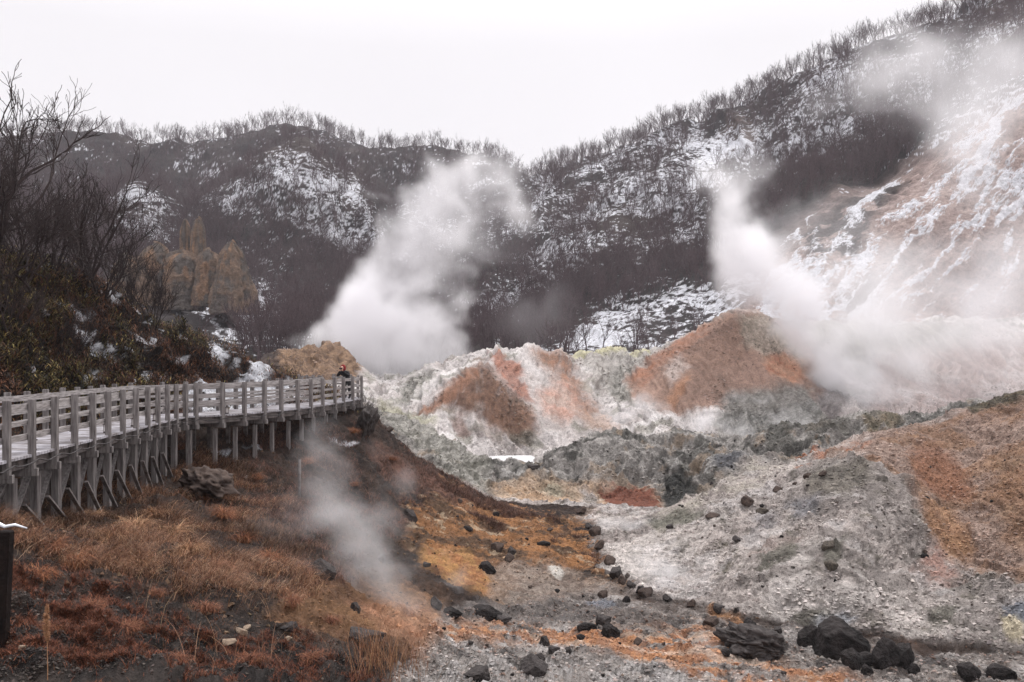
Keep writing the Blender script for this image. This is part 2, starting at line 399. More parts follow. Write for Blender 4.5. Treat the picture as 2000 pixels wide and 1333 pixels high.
# back mounds: pale altered clay
paint(Wback, (206, 198, 194), (186, 174, 168), m3)
paint(Wback*thr(.05, .3, 111, .35), (222, 216, 212))
paint(Wback*thr(.12, .3, 112, .5)*(PX > 700), (150, 146, 132), a=.75)
bk = dict(d0=70, d1=150)
paint(poly('815,812 870,765 905,735 940,708 962,718 1000,760 1035,800 1050,850 1028,878 985,850 950,832 915,812 870,800', 13, **bk)*(.78+.22*sstep(-.2, .2, rill)), (146, 106, 80), (110, 80, 64), m1)
paint(poly('930,720 965,760 1005,800 1040,850 1020,870 980,840 950,800', 9, **bk), (110, 78, 60), (130, 92, 66), m2, a=.8)
paint(poly('815,812 870,765 935,715 940,735 880,790 850,806', 7, **bk), (164, 112, 80), a=.7)
paint(poly('955,693 985,700 1015,730 1035,765 1045,790 1015,780 985,740 965,715', 7, **bk), (188, 112, 74), (160, 104, 80), m1, a=.85)
paint(poly('1070,690 1105,696 1125,730 1140,770 1165,800 1155,822 1110,800 1100,760 1070,730 1040,700', 14, **bk)*(.7+.3*sstep(-.2, .2, rill)), (168, 120, 90), (142, 108, 88), m1)
paint(poly('1050,765 1110,745 1140,790 1110,825 1060,815', 14, **bk), (206, 150, 126), (196, 166, 150), m1, a=.85)
paint(poly('1130,800 1180,815 1215,860 1160,840', 12, **bk), (196, 160, 136), a=.7)
paint(poly('880,830 960,838 1010,880 1000,895 960,870 900,850', 12, **bk), (168, 150, 142), (120, 112, 104), m1, a=.7)
paint(poly('985,840 1045,850 1035,885 1005,872', 12, **bk), (92, 88, 76), (130, 124, 110), m2, a=.85)
paint(poly('870,820 900,808 915,850 890,862', 8, **bk), (150, 118, 106), a=.7)
paint(poly('775,765 800,732 850,722 846,745 815,775 785,790', 9, **bk), (112, 112, 102), (160, 156, 146), m2, a=.9)
paint(poly('740,790 800,812 850,822 840,850 770,835 735,820', 12, **bk), (176, 172, 140), (150, 148, 120), m1, a=.8)
paint(poly('1130,694 1270,688 1335,662 1290,705 1225,745 1200,770 1165,760 1135,720', 10, **bk), (188, 182, 174), (160, 154, 146), m2, a=.9)
paint(poly('1090,687 1270,684 1270,695 1130,697', 4, **bk), (206, 200, 150), a=.8)
paint(poly('1190,730 1240,720 1240,775 1205,800 1190,770', 10, **bk), (128, 126, 118), (180, 176, 166), m2, a=.8)
# mound B
paint(poly('1225,745 1290,700 1340,658 1440,600 1500,615 1560,650 1600,700 1600,790 1500,810 1400,800 1300,812 1240,790', 10, **bk), (164, 128, 108), (144, 112, 94), m3)
paint(poly('1290,745 1380,660 1440,608 1480,640 1460,700 1380,740 1330,780 1290,790', 14, **bk), (156, 120, 98), (136, 104, 86), m1, a=.8)
paint(poly('1235,745 1285,700 1345,660 1400,630 1345,680 1290,720 1260,765', 7, **bk), (176, 112, 72), (156, 112, 88), m1, a=.8)
paint(poly('1300,720 1330,695 1345,715 1310,760', 9, **bk), (186, 168, 158), a=.8)
paint(poly('1300,780 1340,740 1350,750 1310,800', 6, **bk), (176, 120, 78), a=.7)
paint(poly('1440,615 1500,620 1560,690 1575,745 1520,745 1490,700 1450,670', 10, **bk), (176, 160, 142), (140, 130, 112), m2, a=.8)
paint(poly('1492,700 1530,690 1560,705 1575,745 1545,750 1500,735', 8, **bk), (202, 146, 108), (184, 112, 72), m1, a=.9)
paint(poly('1420,770 1500,760 1580,760 1615,860 1560,880 1440,870 1400,840', 14, **bk), (138, 136, 130), (104, 104, 98), m2, a=.9)
paint(poly('1600,640 1640,700 1650,800 1620,850 1590,780 1580,700', 12, **bk), (120, 112, 110), (88, 82, 82), m1, a=.8)
paint(poly('1560,634 1900,634 1900,720 1700,760 1620,700', 16, **bk), (166, 162, 148), (138, 138, 124), m1, a=.9)
paint(poly('1700,700 2100,650 2100,830 1700,820', 20, **bk), (176, 150, 142), (196, 182, 178), m3, a=.9)
paint(poly('-600,560 500,660 560,700 560,770 -600,820', 8, d0=58, d1=150), (96, 76, 64), (62, 50, 46), m2)
# bank behind the end of the boardwalk
paint(poly('540,688 580,694 620,684 662,672 700,700 700,760 560,760', 6, **bk), (152, 118, 84), (118, 90, 68), m2)
# lumps
paint(Wlump, (176, 170, 163), (138, 133, 127), m2)
paint(Wlump*thr(.0, .2, 121, .5, .66), (108, 106, 99), (78, 76, 71), m2, a=.9)
paint(Wlump*thr(.22, .4, 123, .6), (190, 186, 180))
paint(Wlump*thr(.2, .35, 127, .8), (176, 150, 120), a=.6)
lk = dict(d0=50, d1=80)
paint(poly('715,815 800,850 900,905 960,925 940,975 860,935 790,880', 10, **lk), (188, 184, 172), (136, 134, 120), m2, a=.7)
paint(poly('1290,950 1340,930 1360,960 1380,1000 1310,1010 1290,980', 9, **lk), (52, 52, 50), (78, 78, 74), m2)
paint(poly('1390,915 1440,910 1475,935 1440,955 1395,950', 8, **lk), (104, 106, 112), a=.85)
paint(poly('1480,885 1520,865 1550,862 1560,900 1500,910', 8, **lk), (88, 87, 80), (120, 117, 109), m2, a=.8)
paint(poly('1560,858 1620,848 1660,850 1650,880 1590,890', 8, **lk), (90, 88, 80), (122, 118, 108), m2, a=.8)
paint(poly('1670,850 1740,832 1760,845 1700,870', 6, **lk), (150, 132, 104), (120, 112, 90), m2, a=.9)
# orange mound and pale orange apron
ok_ = dict(d0=46, d1=66)
paint(poly('955,965 1040,950 1120,945 1200,945 1260,962 1310,1015 1230,1028 1150,1034 1060,1020 990,990', 10, **ok_), (206, 178, 148), (200, 160, 118), m1)
paint(poly('1050,960 1090,952 1110,975 1075,975', 8, **ok_), (150, 148, 124), a=.7)
paint(poly('1120,955 1160,955 1170,990 1130,990', 10, **ok_), (196, 190, 188), (150, 146, 140), m2, a=.8)
paint(poly('1165,950 1205,946 1245,955 1285,990 1305,1018 1255,1026 1200,1010 1185,985', 5, **ok_), (152, 86, 56), (128, 70, 48), m1)
paint(poly('1160,1000 1200,1000 1240,1025 1190,1035 1150,1025', 8, **ok_), (196, 132, 84), a=.85)
ZS = slice(0, r_84)
# right-hand mound
paint(Wright, (206, 194, 186), (182, 168, 160), m1)
paint(Wright*thr(.0, .25, 131, 1.3, .65), (152, 142, 134), a=.75)
paint(Wright*fine, (120, 108, 100), a=.38)
paint(Wright*thr(.18, .26, 135, 1.1, .7), (88, 82, 70), (112, 104, 86), m2, a=.8)
paint(Wright*thr(.26, .36, 136, .3), (176, 150, 138), a=.6)
paint(Wright*thr(-.02, .2, 138, .16, .62)*(1-floor), (150, 140, 134), (120, 112, 106), m2, a=.6)
paint(Wright*thr(.08, .26, 139, .2, .62)*(1-floor), (226, 216, 208), a=.6)
paint(Wright*thr(.16, .3, 133, .55), (216, 208, 204), a=.6)
rk = dict(d0=20, d1=57)
br = poly('1560,912 1650,868 1760,838 1830,822 1900,795 2000,755 2600,600 2600,1250 2000,1150 1880,1105 1800,1060 1765,990 1740,935 1690,900 1620,905', 12, **rk)
paint(br*Wright, (172, 142, 124), (146, 116, 98), m2, a=.95)
paint(br*Wright*thr(.0, .25, 137, .5), (148, 106, 72), (168, 124, 84), m1, a=.7)
paint(poly('1770,880 1830,870 1890,920 1910,985 1850,980 1800,940', 16, **rk), (152, 94, 56), a=.75)
paint(poly('1780,970 1850,1000 1900,1080 1850,1090 1790,1040', 16, **rk), (190, 138, 84), (170, 120, 80), m1, a=.75)
paint(poly('1930,900 2020,880 2020,1090 1960,1050', 20, **rk), (142, 98, 60), (160, 122, 84), m1, a=.75)
paint(poly('1870,790 1960,765 2050,740 2050,775 1900,812', 6, **rk), (96, 88, 64), (70, 66, 52), m2, a=.9)
paint(poly('1555,912 1640,873 1700,862 1640,890 1580,920', 5, **rk), (184, 112, 66), a=.8)
paint(poly('1570,935 1620,915 1690,920 1700,960 1650,990 1590,975', 12, **rk), (134, 126, 112), (92, 86, 76), m2, a=.85)
paint(poly('1540,985 1610,975 1600,1020 1555,1035', 12, **rk), (122, 122, 128), (142, 138, 138), m2, a=.85)
paint(poly('1480,1000 1530,1010 1510,1050 1480,1060', 14, **rk), (136, 134, 138), a=.6)
for c_ in ('1470,1110 1530,1065 1560,1060 1545,1090 1500,1130 1475,1135', '1610,1070 1645,1050 1650,1100 1620,1120', '1545,1205 1600,1190 1650,1200 1640,1240 1560,1240', '1820,1200 1870,1205 1860,1240 1815,1235'):
    paint(poly(c_, 7, **rk), (92, 88, 76), (120, 116, 102), m2, a=.9)
paint(poly('1590,1215 1640,1190 1660,1215 1600,1250', 8, **rk), (176, 178, 186), a=.7)
paint(poly('1960,1200 2010,1200 2010,1250 1970,1245', 8, **rk), (116, 124, 136), a=.85)
paint(poly('1960,1230 2000,1240 1990,1265 1960,1260', 6, **rk), (206, 190, 150), a=.8)
paint(poly('1870,1300 1920,1290 1930,1333 1880,1333', 10, **rk), (130, 132, 142), a=.8)
paint(poly('1770,1120 1820,1060 1860,1100 1880,1150 1830,1150', 14, **rk), (186, 132, 112), (170, 146, 136), m2, a=.7)
paint(poly('1260,1020 1500,925 1560,905 1500,950 1330,1020 1280,1050', 6, **rk), (182, 168, 160), (206, 196, 178), m1, a=.7)
paint(poly('1270,1015 1340,1000 1390,1010 1330,1035 1270,1035', 8, **rk), (98, 98, 82), (122, 120, 104), m2, a=.85)
# left slope
lk2 = dict(d0=2, d1=53)
paint(Wleft, (70, 52, 43), (38, 29, 26), m1)
paint(Wleft*m2, (104, 82, 68), a=.35)
paint(poly('0,1333 0,1200 120,1170 300,1200 520,1190 700,1250 760,1333 760,1700 -900,1700 -900,1250', 20, **lk2)*Wleft, (74, 63, 57), (40, 32, 29), m2)
paint(poly('520,1190 600,1130 760,1130 860,1180 850,1230 700,1260 560,1240', 22, **lk2), (160, 112, 62), (134, 92, 58), m1, a=.9)
och = poly('800,985 880,965 970,995 1080,1025 1150,1045 1190,1110 1210,1150 1130,1120 1010,1130 900,1100 830,1080 770,1050', 46, **lk2)*Wleft; och = sstep(.25, .75, och+(m2-.5)*.5+fbm(x*.6, y*.6, o=4, seed=143)*.5)*(och > 0)
paint(och, (186, 122, 50), (150, 100, 52), m1)
paint(och*thr(.0, .16, 141, 1.0, .7), (80, 60, 44), (104, 78, 54), m2, a=.9)
paint(och*thr(.2, .3, 142, 1.4), (206, 178, 140), a=.7)
paint(poly('820,1075 900,1080 950,1110 1010,1140 980,1180 880,1150 820,1110', 14, **lk2), (220, 156, 66), (196, 126, 56), m2, a=.85)
paint(poly('640,980 780,1000 800,1060 760,1150 620,1120', 25, **lk2), (92, 74, 60), (70, 56, 48), m1, a=.7)
paint(poly('950,1110 1060,1100 1190,1150 1290,1190 1330,1210 1100,1200 960,1180', 14, **lk2), (150, 128, 112), (176, 158, 142), m2, a=.85)
paint(poly('1060,1108 1085,1112 1090,1130 1068,1128', 4, **lk2), (222, 214, 202))
paint(poly('700,870 740,860 800,905 900,960 960,990 900,985 800,950 740,930', 12, **lk2), (132, 86, 66), (110, 74, 58), m1, a=.8)
# valley floor in front
paint(floor, (170, 160, 152), (140, 128, 120), m2)
paint(floor*thr(.02, .2, 151, .9), (200, 192, 186), a=.8)
paint(floor*thr(.1, .2, 152, 1.6, .7), (72, 66, 64), a=.8)
paint(poly('860,1195 1000,1185 1200,1190 1330,1210 1300,1225 1100,1215 880,1222', 8, d0=20, d1=40), (104, 96, 92), (132, 120, 112), m2, a=.9)
st = fbm(x*.7, y*2.2, o=5, seed=153, g=.6)
zo = poly('780,1240 870,1222 1010,1225 1200,1232 1370,1228 1420,1250 1560,1300 1700,1333 1500,1400 1350,1333 1250,1300 1050,1262 860,1262', 12, d0=12, d1=40)
paint(zo*sstep(-.22, -.02, st), (224, 148, 78), (186, 122, 72), m2, a=.92)
paint(zo*sstep(.05, .25, fbm(x*1.2, y*3, o=4, seed=157)), (226, 198, 172), a=.6)
paint(poly('1370,1195 1430,1205 1480,1225 1440,1232 1390,1215', 6, d0=20, d1=40), (176, 120, 62), (150, 104, 64), m2)
paint(poly('690,1180 820,1190 860,1240 820,1290 740,1240', 22, **lk2), (206, 150, 108), (190, 122, 74), m1, a=.85)
paint(poly('850,1290 1000,1280 1200,1300 1330,1320 1330,1420 850,1420', 12, d0=10, d1=40)*m2, (206, 200, 196), (110, 106, 102), fine, a=.8)
paint(poly('1130,1180 1180,1176 1210,1192 1150,1196', 6, d0=20, d1=45), (140, 148, 162), a=.8)
# left hillside above the boardwalk: leaf litter and soil
paint(Wsasa, (40, 30, 25), (26, 20, 18), m1)
# ---- hills
ZS = slice(r_near-1, nV)
h = Whill
lit_c, lit_d = (66, 56, 55), (46, 39, 40)
paint(h, lit_c, lit_d, thr(-.2, .2, 161, .12))
paint(h*thr(0, .3, 163, .03), (84, 70, 64), a=.6)
# snow: thin patches between tufts, thick where the photograph shows it
hx, hz = x, z
tu = np.zeros_like(D0, np.float32); tu[ZS] = fbm(hx[ZS]*.7, y[ZS]*.5, hz[ZS]*1.8, o=4, seed=171, g=.85)
tu2 = np.zeros_like(D0, np.float32); tu2[ZS] = fbm(hx[ZS]*.07+3, y[ZS]*.05, hz[ZS]*.13, o=5, seed=173, g=.65)
SN = np.zeros_like(D0)
def snow(s, amt, soft=20, warp=1.0, **k):
    global SN
    SN = np.maximum(SN, poly(s, soft*2.6, warp=warp*2.0, **k)*amt)
hk = dict(d0=150)
snow('395,410 480,350 560,300 590,292 640,320 700,370 765,440 755,490 640,500 560,470 470,450', .52, 10, **hk)
snow('230,400 270,380 330,420 350,440 320,500 230,500', .55, 10, **hk)
snow('330,560 560,540 560,690 420,690 330,600', .50, 16, **hk)
snow('560,500 700,500 900,560 900,640 700,600', .30, 30, **hk)
snow('860,600 1010,540 1130,480 1320,400 1500,330 1560,300 1540,400 1380,450 1300,500 1100,560 900,680', .54, 22, **hk)
snow('1130,380 1250,300 1400,250 1560,170 1700,100 1850,60 1850,110 1700,190 1560,250 1480,330 1330,420 1190,470', .50, 22, **hk)
snow('1040,360 1120,330 1150,400 1090,480 1010,480', .50, 14, **hk)
snow('700,380 800,360 960,420 1000,480 800,500', .42, 30, **hk)
snow('1320,330 1420,260 1500,270 1500,310 1420,330 1400,400 1360,400 1325,370', .78, 10, **hk)
snow('1090,690 1100,650 1200,600 1330,560 1400,570 1440,600 1390,640 1300,690', .68, 10, **hk)
snow('1540,500 1590,440 1700,380 1740,350 1760,370 1700,450 1680,520 1600,560 1550,540', .60, 10, **hk)
snow('1500,560 1560,480 1640,440 1740,370 1850,300 1930,240 1960,240 1900,330 1820,420 1720,560 1600,620 1440,640', .62, 16, **hk)
snow('1720,220 1800,150 1900,100 1900,140 1820,190 1740,240', .66, 12, **hk)
snow('1750,440 2000,380 2100,360 2100,520 1900,560 1720,600', .50, 30, **hk)
snow('1380,655 1420,600 1460,590 1450,612 1400,650', .95, 5, warp=.3, **hk)
# bare pink clay face on the right
paint(slopeR*h, (192, 166, 156), (170, 142, 132), m3)
paint(slopeR*h*sstep(-.3, .1, -runs), (156, 130, 122), a=.6)
paint(slopeR*h*thr(.12, .3, 177, .12), (140, 122, 116), a=.6)
dk = poly('1560,480 1640,420 1760,350 1800,330 1750,400 1700,450 1680,520 1600,520', 14, **hk)
paint(dk*thr(-.3, -.05, 179, .35), (58, 50, 48), a=.95)
paint(poly('1640,590 1700,540 1730,560 1700,620 1650,625', 16, **hk), (72, 62, 62), a=.85)
for s_ in ('1395,300 1430,225 1460,225 1490,290 1440,310', '1130,380 1160,372 1165,400 1135,405', '1910,60 1940,0 2100,-60 2100,100 1960,100'):
    paint(poly(s_, 8, **hk), (112, 92, 84), (86, 72, 68), thr(-.2, .2, 181, .3), a=.9)
snow_line = tu*.75+tu2*.45
runs_s = sstep(.12, .3, runs)*slopeR
SN = np.maximum(SN, (.25+.20*sstep(900, 1100, PX)-.3*poly('1000,620 1150,560 1350,500 1430,520 1420,570 1250,590 1100,650 1000,690', 20, d0=150)-.3*poly('1400,560 1440,460 1560,350 1700,290 1850,200 1800,330 1640,400 1500,530', 20, d0=150))*h); SNW = sstep(.05, -.05, tu*.72+tu2*.5+.53-SN*.98)*(SN > .04)
SNW = np.where(slopeR > .5, np.maximum(SNW*sstep(.36, .45, runs+tu*.55+.16*poly('1500,600 1560,480 1700,400 1860,290 1940,240 1900,340 1780,470 1650,600', 30, d0=140)), sstep(.46, .54, runs+tu*.3)*.9*sstep(.1, .4, SN+.2)), SNW)
# sky-facing steps keep the snow, steep bits drop it
Nz = np.gradient(P1[..., 2], axis=0)
paint(SNW*h, (236, 238, 246))
ZS = slice(0, r_near)
# pinch of snow near the boardwalk
sn2 = poly('370,770 480,745 560,750 600,770 600,806 500,812 380,812 350,790', 8, d0=31, d1=60) + poly('478,718 500,712 540,740 515,742 490,736', 5, d0=30, d1=52, warp=1.5) + poly('415,680 440,690 440,715 425,715', 5, d0=30, d1=60)+poly('436,695 470,705 465,715', 4, d0=30, d1=60)
paint(np.clip(sn2, 0, 1)*thr(-.35, -.2, 191, 1.2), (236, 238, 246))
smallsn = thr(.27, .33, 193, 1.0)*thr(-.05, .1, 194, .2)
for s_ in ('95,582 150,588 195,612 165,622 110,602', '130,632 180,648 245,692 200,694 140,662', '60,724 112,718 108,748 62,744', '245,648 305,668 292,694 258,682', '250,718 288,733 274,772 248,752', '298,722 324,733 312,748 300,742', '368,728 394,736 388,764 368,752', '405,666 448,688 454,726 424,712', '20,600 60,596 70,622 30,620', '330,700 352,704 350,718 332,716', '205,560 232,566 226,580 206,576', '170,735 190,738 186,752 172,750'):
    smallsn = np.maximum(smallsn, poly(s_, 6, d0=20, d1=60, warp=1.6)*sstep(-.08, .1, fbm(x*2.6, y*2.6, z*2.6, o=3, seed=197, g=.7)))
smallsn = smallsn*Wsasa*sstep(0, 60, PX+80)
paint(smallsn, (232, 234, 242))
for s_ in ('410,882 450,886 445,893 415,890', '470,875 510,882 500,886', '475,930 490,934 480,938', '640,855 690,872 684,878 645,862', '305,1005 330,1010 325,1028 312,1020'):
    paint(poly(s_, 3, warp=.4, **lk2), (236, 238, 246))
COL *= (1+(Wright*(1-floor)*np.clip(stria, -.6, .6)*.28)[..., None]).astype(np.float32)
# speckle of stones everywhere; colour also darker in hollows, rills and gullies
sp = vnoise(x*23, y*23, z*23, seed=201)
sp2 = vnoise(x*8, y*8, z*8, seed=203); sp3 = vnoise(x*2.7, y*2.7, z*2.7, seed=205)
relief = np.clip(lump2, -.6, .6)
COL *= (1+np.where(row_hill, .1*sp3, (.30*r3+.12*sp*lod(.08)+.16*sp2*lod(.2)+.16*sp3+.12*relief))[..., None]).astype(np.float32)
COL *= (1+(Wback*np.clip(rill+gul_n*.6, -.7, .7)*.24)[..., None]).astype(np.float32)
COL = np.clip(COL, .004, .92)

def ground_mat(name, hill):
    m, nt, b = new_mat(name, .93, .25)
    at = nt.nodes.new('ShaderNodeAttribute'); at.attribute_name = 'Col'
    tc = nt.nodes.new('ShaderNodeTexCoord'); v = tc.outputs['Object']
    k = .12 if hill else 1
    a = nz(nt, 7*k, 8, v, .72); c = nz(nt, 30*k, 4, v, .7)
    f = mth(nt, 'MULTIPLY', mrange(nt, a.outputs['Fac'], .32, .68, .6, 1.34), mrange(nt, c.outputs['Fac'], .3, .7, .74, 1.24))
    if not hill:
        # scattered pebbles
        vo = nt.nodes.new('ShaderNodeTexVoronoi'); vo.inputs['Scale'].default_value = 9; nt.links.new(v, vo.inputs['Vector'])
        pc = nt.nodes.new('ShaderNodeSeparateColor'); nt.links.new(vo.outputs['Color'], pc.inputs[0])
        small = mth(nt, 'LESS_THAN', vo.outputs['Distance'], mrange(nt, pc.outputs[0], .45, 1, 0.0, .42))
        sh = mth(nt, 'MULTIPLY', small, mrange(nt, pc.outputs[1], 0, 1, -.55, .3))
        f = mth(nt, 'MULTIPLY', f, mth(nt, 'ADD', sh, 1.0))
    nt.links.new(vmul(nt, at.outputs['Color'], f), b.inputs['Base Color'])
    hn = mth(nt, 'ADD', mth(nt, 'MULTIPLY', a.outputs['Fac'], 1.0), mth(nt, 'MULTIPLY', c.outputs['Fac'], .35))
    if not hill: hn = mth(nt, 'ADD', hn, mth(nt, 'MULTIPLY', small, .12))
    bp = nt.nodes.new('ShaderNodeBump'); bp.inputs['Strength'].default_value = 1.0; bp.inputs['Distance'].default_value = (1.2 if hill else .22)
    nt.links.new(hn, bp.inputs['Height']); nt.links.new(bp.outputs[0], b.inputs['Normal'])
    return m
def sheet(name, r0, r1, mat):
    n = r1-r0
    idx = np.arange(n*nU).reshape(n, nU)
    Q = np.stack([idx[:-1, :-1], idx[:-1, 1:], idx[1:, 1:], idx[1:, :-1]], -1).reshape(-1, 4)
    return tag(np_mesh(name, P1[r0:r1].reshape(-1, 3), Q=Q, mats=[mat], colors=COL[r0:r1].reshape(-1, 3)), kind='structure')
rs = int(np.searchsorted(rows, NEAR_N-1))
M_ground = ground_mat('clay_and_gravel', False); M_hill = ground_mat('wooded_hillside', True)
sheet('ground', 0, rs+1, M_ground)
sheet('hills', rs, nV, M_hill)

# ---- look-ups on the finished sheet
def col_of(X): return int(np.clip(np.searchsorted(ux, X), 1, nU-1))
def hit(X, Y, d0=0, d1=1e9):
    """first visible terrain point behind photo pixel X,Y"""
    j = col_of(X); y_ = PYd[:, j]; d_ = P1[:, j, 1]
    ok = (d_ > max(d0, 2.5)) & (d_ < d1) & (y_ <= Y)
    i = int(np.argmax(ok)) if ok.any() else int(np.argmin(np.where((d_ > d0) & (d_ < d1), np.abs(y_-Y), 1e9)))
    return Vector(P1[i, j])
def ground_z(x_, y_):
    X = HX+FPX*x_/y_; j = col_of(X)
    return float(np.interp(y_, P1[:, j, 1], P1[:, j, 2]))
def at(X, Y, d): return Vector(((X-HX)*d/FPX, d, (HY-Y)*d/FPX))

# ------------------------------------------------------------------ water
M_water, nt, b = new_mat('milky_hot_water', .25, .4); b.inputs['Base Color'].default_value = (.74, .75, .76, 1)
wv = [( (X-HX)*d/FPX, d, -8.12) for X, d in ((895, 74), (1050, 74), (1050, 84.5), (880, 84.5))]
tag(np_mesh('water', wv, Q=np.array([[0, 1, 2, 3]]), mats=[M_water]), kind='structure')

# ------------------------------------------------------------------ boardwalk
M_wood = simple_mat('weathered_timber', rgb(158, 152, 150), rgb(100, 94, 93), 2.2, .85, .6, 14, stretch=(9, 9, .9))
M_rail = simple_mat('weathered_rail_boards', rgb(190, 184, 182), rgb(122, 116, 114), 2.2, .85, .5, 14, stretch=(1.2, 1.2, 14))
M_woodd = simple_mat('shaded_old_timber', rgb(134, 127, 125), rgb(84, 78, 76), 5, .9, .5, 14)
M_deck = simple_mat('frosted_planks', rgb(182, 180, 186), rgb(132, 126, 126), 1.6, .8, .4, 12, blo=.4, bhi=.6)
M_snow = simple_mat('snow', (.86, .87, .9), (.8, .82, .87), 3, .6, .5, 9)
M_black, nt, b = new_mat('black_lacquer', .5); b.inputs['Base Color'].default_value = (.012, .011, .011, 1)
M_cable, nt, b = new_mat('grey_cable', .7); b.inputs['Base Color'].default_value = (.05, .045, .045, 1)
ZD = -1.76
near = [(7, 17.47, 0)]
def lp(X, d): return ((X-HX)/FPX*d, d)
posts_near = [lp(-210, 13.6), lp(-145, 14.5), lp(-90, 15.4), lp(-40, 16.4), lp(7.5, 17.47), lp(57, 18.6), lp(102, 19.8), lp(141, 20.96), lp(177, 22.15), lp(207, 23.26), lp(236, 24.4), lp(262, 25.6), lp(285, 26.7), lp(305, 27.8), lp(324, 28.9), lp(341, 29.9),
    lp(359, 30.8), lp(381, 31.2), lp(433, 31.9), lp(475, 32.8), lp(514, 33.9), lp(547, 35.0), lp(579, 36.1), lp(605, 37.3), lp(628, 38.7), lp(652, 40.4), lp(669, 42.0), lp(687, 43.8), lp(704, 45.3), lp(697, 46.7), lp(683, 48.0), lp(668, 49.2), lp(650, 50.4)]
def offset(pts, w_):
    out = []
    for i, p in enumerate(pts):
        a = Vector(pts[max(i-1, 0)]); c = Vector(pts[min(i+1, len(pts)-1)]); t_ = (c-a).normalized()
        out.append(tuple(Vector(p)+Vector((-t_.y, t_.x))*w_))
    return out
smooth_edge = posts_near
edge_far = offset(posts_near, 1.7)
edge_far[16] = offset(posts_near, 1.5)[16]
bw = empty('boardwalk', (posts_near[4][0], posts_near[4][1], ZD), 0, 'weathered grey timber boardwalk on posts running along the brown slope to a lookout corner', 'boardwalk')
def up(o):     # keep world coordinates while parented to the thing's base
    o.parent = bw; o.matrix_parent_inverse = Matrix.Translation(-bw.location); return o
m = MB()
def lerp2(a, b, t_): return (a[0]+(b[0]-a[0])*t_, a[1]+(b[1]-a[1])*t_)
for i in range(len(posts_near)-1):
    L = math.dist(posts_near[i], posts_near[i+1]); n = max(3, round(L/.15))
    for k in range(n):
        t0, t1 = k/n+.012, (k+1)/n-.012
        a0, a1 = lerp2(posts_near[i], posts_near[i+1], t0), lerp2(posts_near[i], posts_near[i+1], t1)
        b0, b1 = lerp2(edge_far[i], edge_far[i+1], t0), lerp2(edge_far[i], edge_far[i+1], t1)
        j = rnd.uniform(-.004, .004); o_ = len(m.v)
        ex = .07
        def ext(p, q): v_ = Vector(p)-Vector(q); v_.normalize(); r_ = Vector(p)+v_*ex; return (r_.x, r_.y)
        A0, A1, B0, B1 = ext(a0, b0), ext(a1, b1), ext(b0, a0), ext(b1, a1)
        for z_ in (ZD-.05+j, ZD+j):
            for p in (A0, A1, B1, B0): m.v.append((p[0], p[1], z_))
        m.f += [(o_+3, o_+2, o_+1, o_), (o_+4, o_+5, o_+6, o_+7)]+[(o_+q, o_+(q+1) % 4, o_+4+(q+1) % 4, o_+4+q) for q in range(4)]
up(m.build('deck', M_deck))
m = MB()      # edge beams under the planks
for E in (offset(posts_near, .1), offset(posts_near, 1.55)):
    for i in range(len(E)-1): m.bar((*E[i], ZD-.16), (*E[i+1], ZD-.16), .09, .2)
up(m.build('edge_beam', M_woodd))
for E, sgn in ((posts_near, 1), (edge_far, -1)):
    O = offset(posts_near, -.05) if sgn > 0 else offset(posts_near, 1.77)
    I = offset(posts_near, .04) if sgn > 0 else offset(posts_near, 1.66)
    for i, p in enumerate(O):
        m = MB(); t_ = Vector(posts_near[min(i+1, len(O)-1)])-Vector(posts_near[max(i-1, 0)]); ang = math.atan2(t_.y, t_.x)
        low = -.34 if sgn > 0 else -.12; top = 1.03+rnd.uniform(-.012, .015)
        m.box((p[0], p[1], ZD+(low+top)/2), .12, .12, top-low, Matrix.Rotation(ang, 3, 'Z'))
        up(m.build('post', M_wood, bevel=.008))
    for zc, hh in ((.89, .13), (.58, .085), (.33, .12)):
        m = MB()
        for i in range(len(I)-1):
            j = rnd.uniform(-.008, .008)
            m.bar((*I[i], ZD+zc+j), (*I[i+1], ZD+zc+j+rnd.uniform(-.004, .004)), .045, hh*.97)
        up(m.build('rail', M_rail))
In = offset(posts_near, .32); If = offset(posts_near, 1.38)
for i in range(len(posts_near)):
    if i > 28: break
    m = MB(); a = Vector(offset(posts_near, -.16)[i]); b_ = Vector(offset(posts_near, 1.85)[i])
    m.bar((a.x, a.y, ZD-.34), (b_.x, b_.y, ZD-.34), .11, .15); up(m.build('cross_beam', M_wood, bevel=.006))
    for q, PP in enumerate((In, If)):
        gx_, gy_ = PP[i]; gz = min(ground_z(gx_, gy_) if gy_ > 3 else -3, ZD-.6)
        m = MB(); m.box((gx_, gy_, (ZD-.46+gz-.5)/2), .16 if i < 18 else .13, .16 if i < 18 else .13, (ZD-.46)-(gz-.5))
        up(m.build('support_post', M_wood if q == 0 else M_woodd, bevel=.008))
for i in range(1, 15):
    F = offset(posts_near, .10)
    a, b_ = F[i], F[i+1]; ga = ground_z(*a); gb = ground_z(*b_)
    m = MB(); m.bar((*a, ZD-.95), (b_[0]+.02, b_[1], gb-.05), .045, .085, Vector((1, .2, 0))); up(m.build('brace', M_woodd))
    F2 = offset(posts_near, .42); a, b_ = F2[i], F2[i+1]
    m = MB(); m.bar((*a, ga-.1), (*b_, ZD-.5), .045, .085, Vector((1, .2, 0))); up(m.build('brace', M_wood))
    F3 = offset(posts_near, 1.25); a, b_ = F3[i], F3[i+1]
    m = MB(); m.bar((*a, ga-.1), (*b_, ZD-.5), .05, .13, Vector((1, .2, 0))); up(m.build('brace', M_woodd))
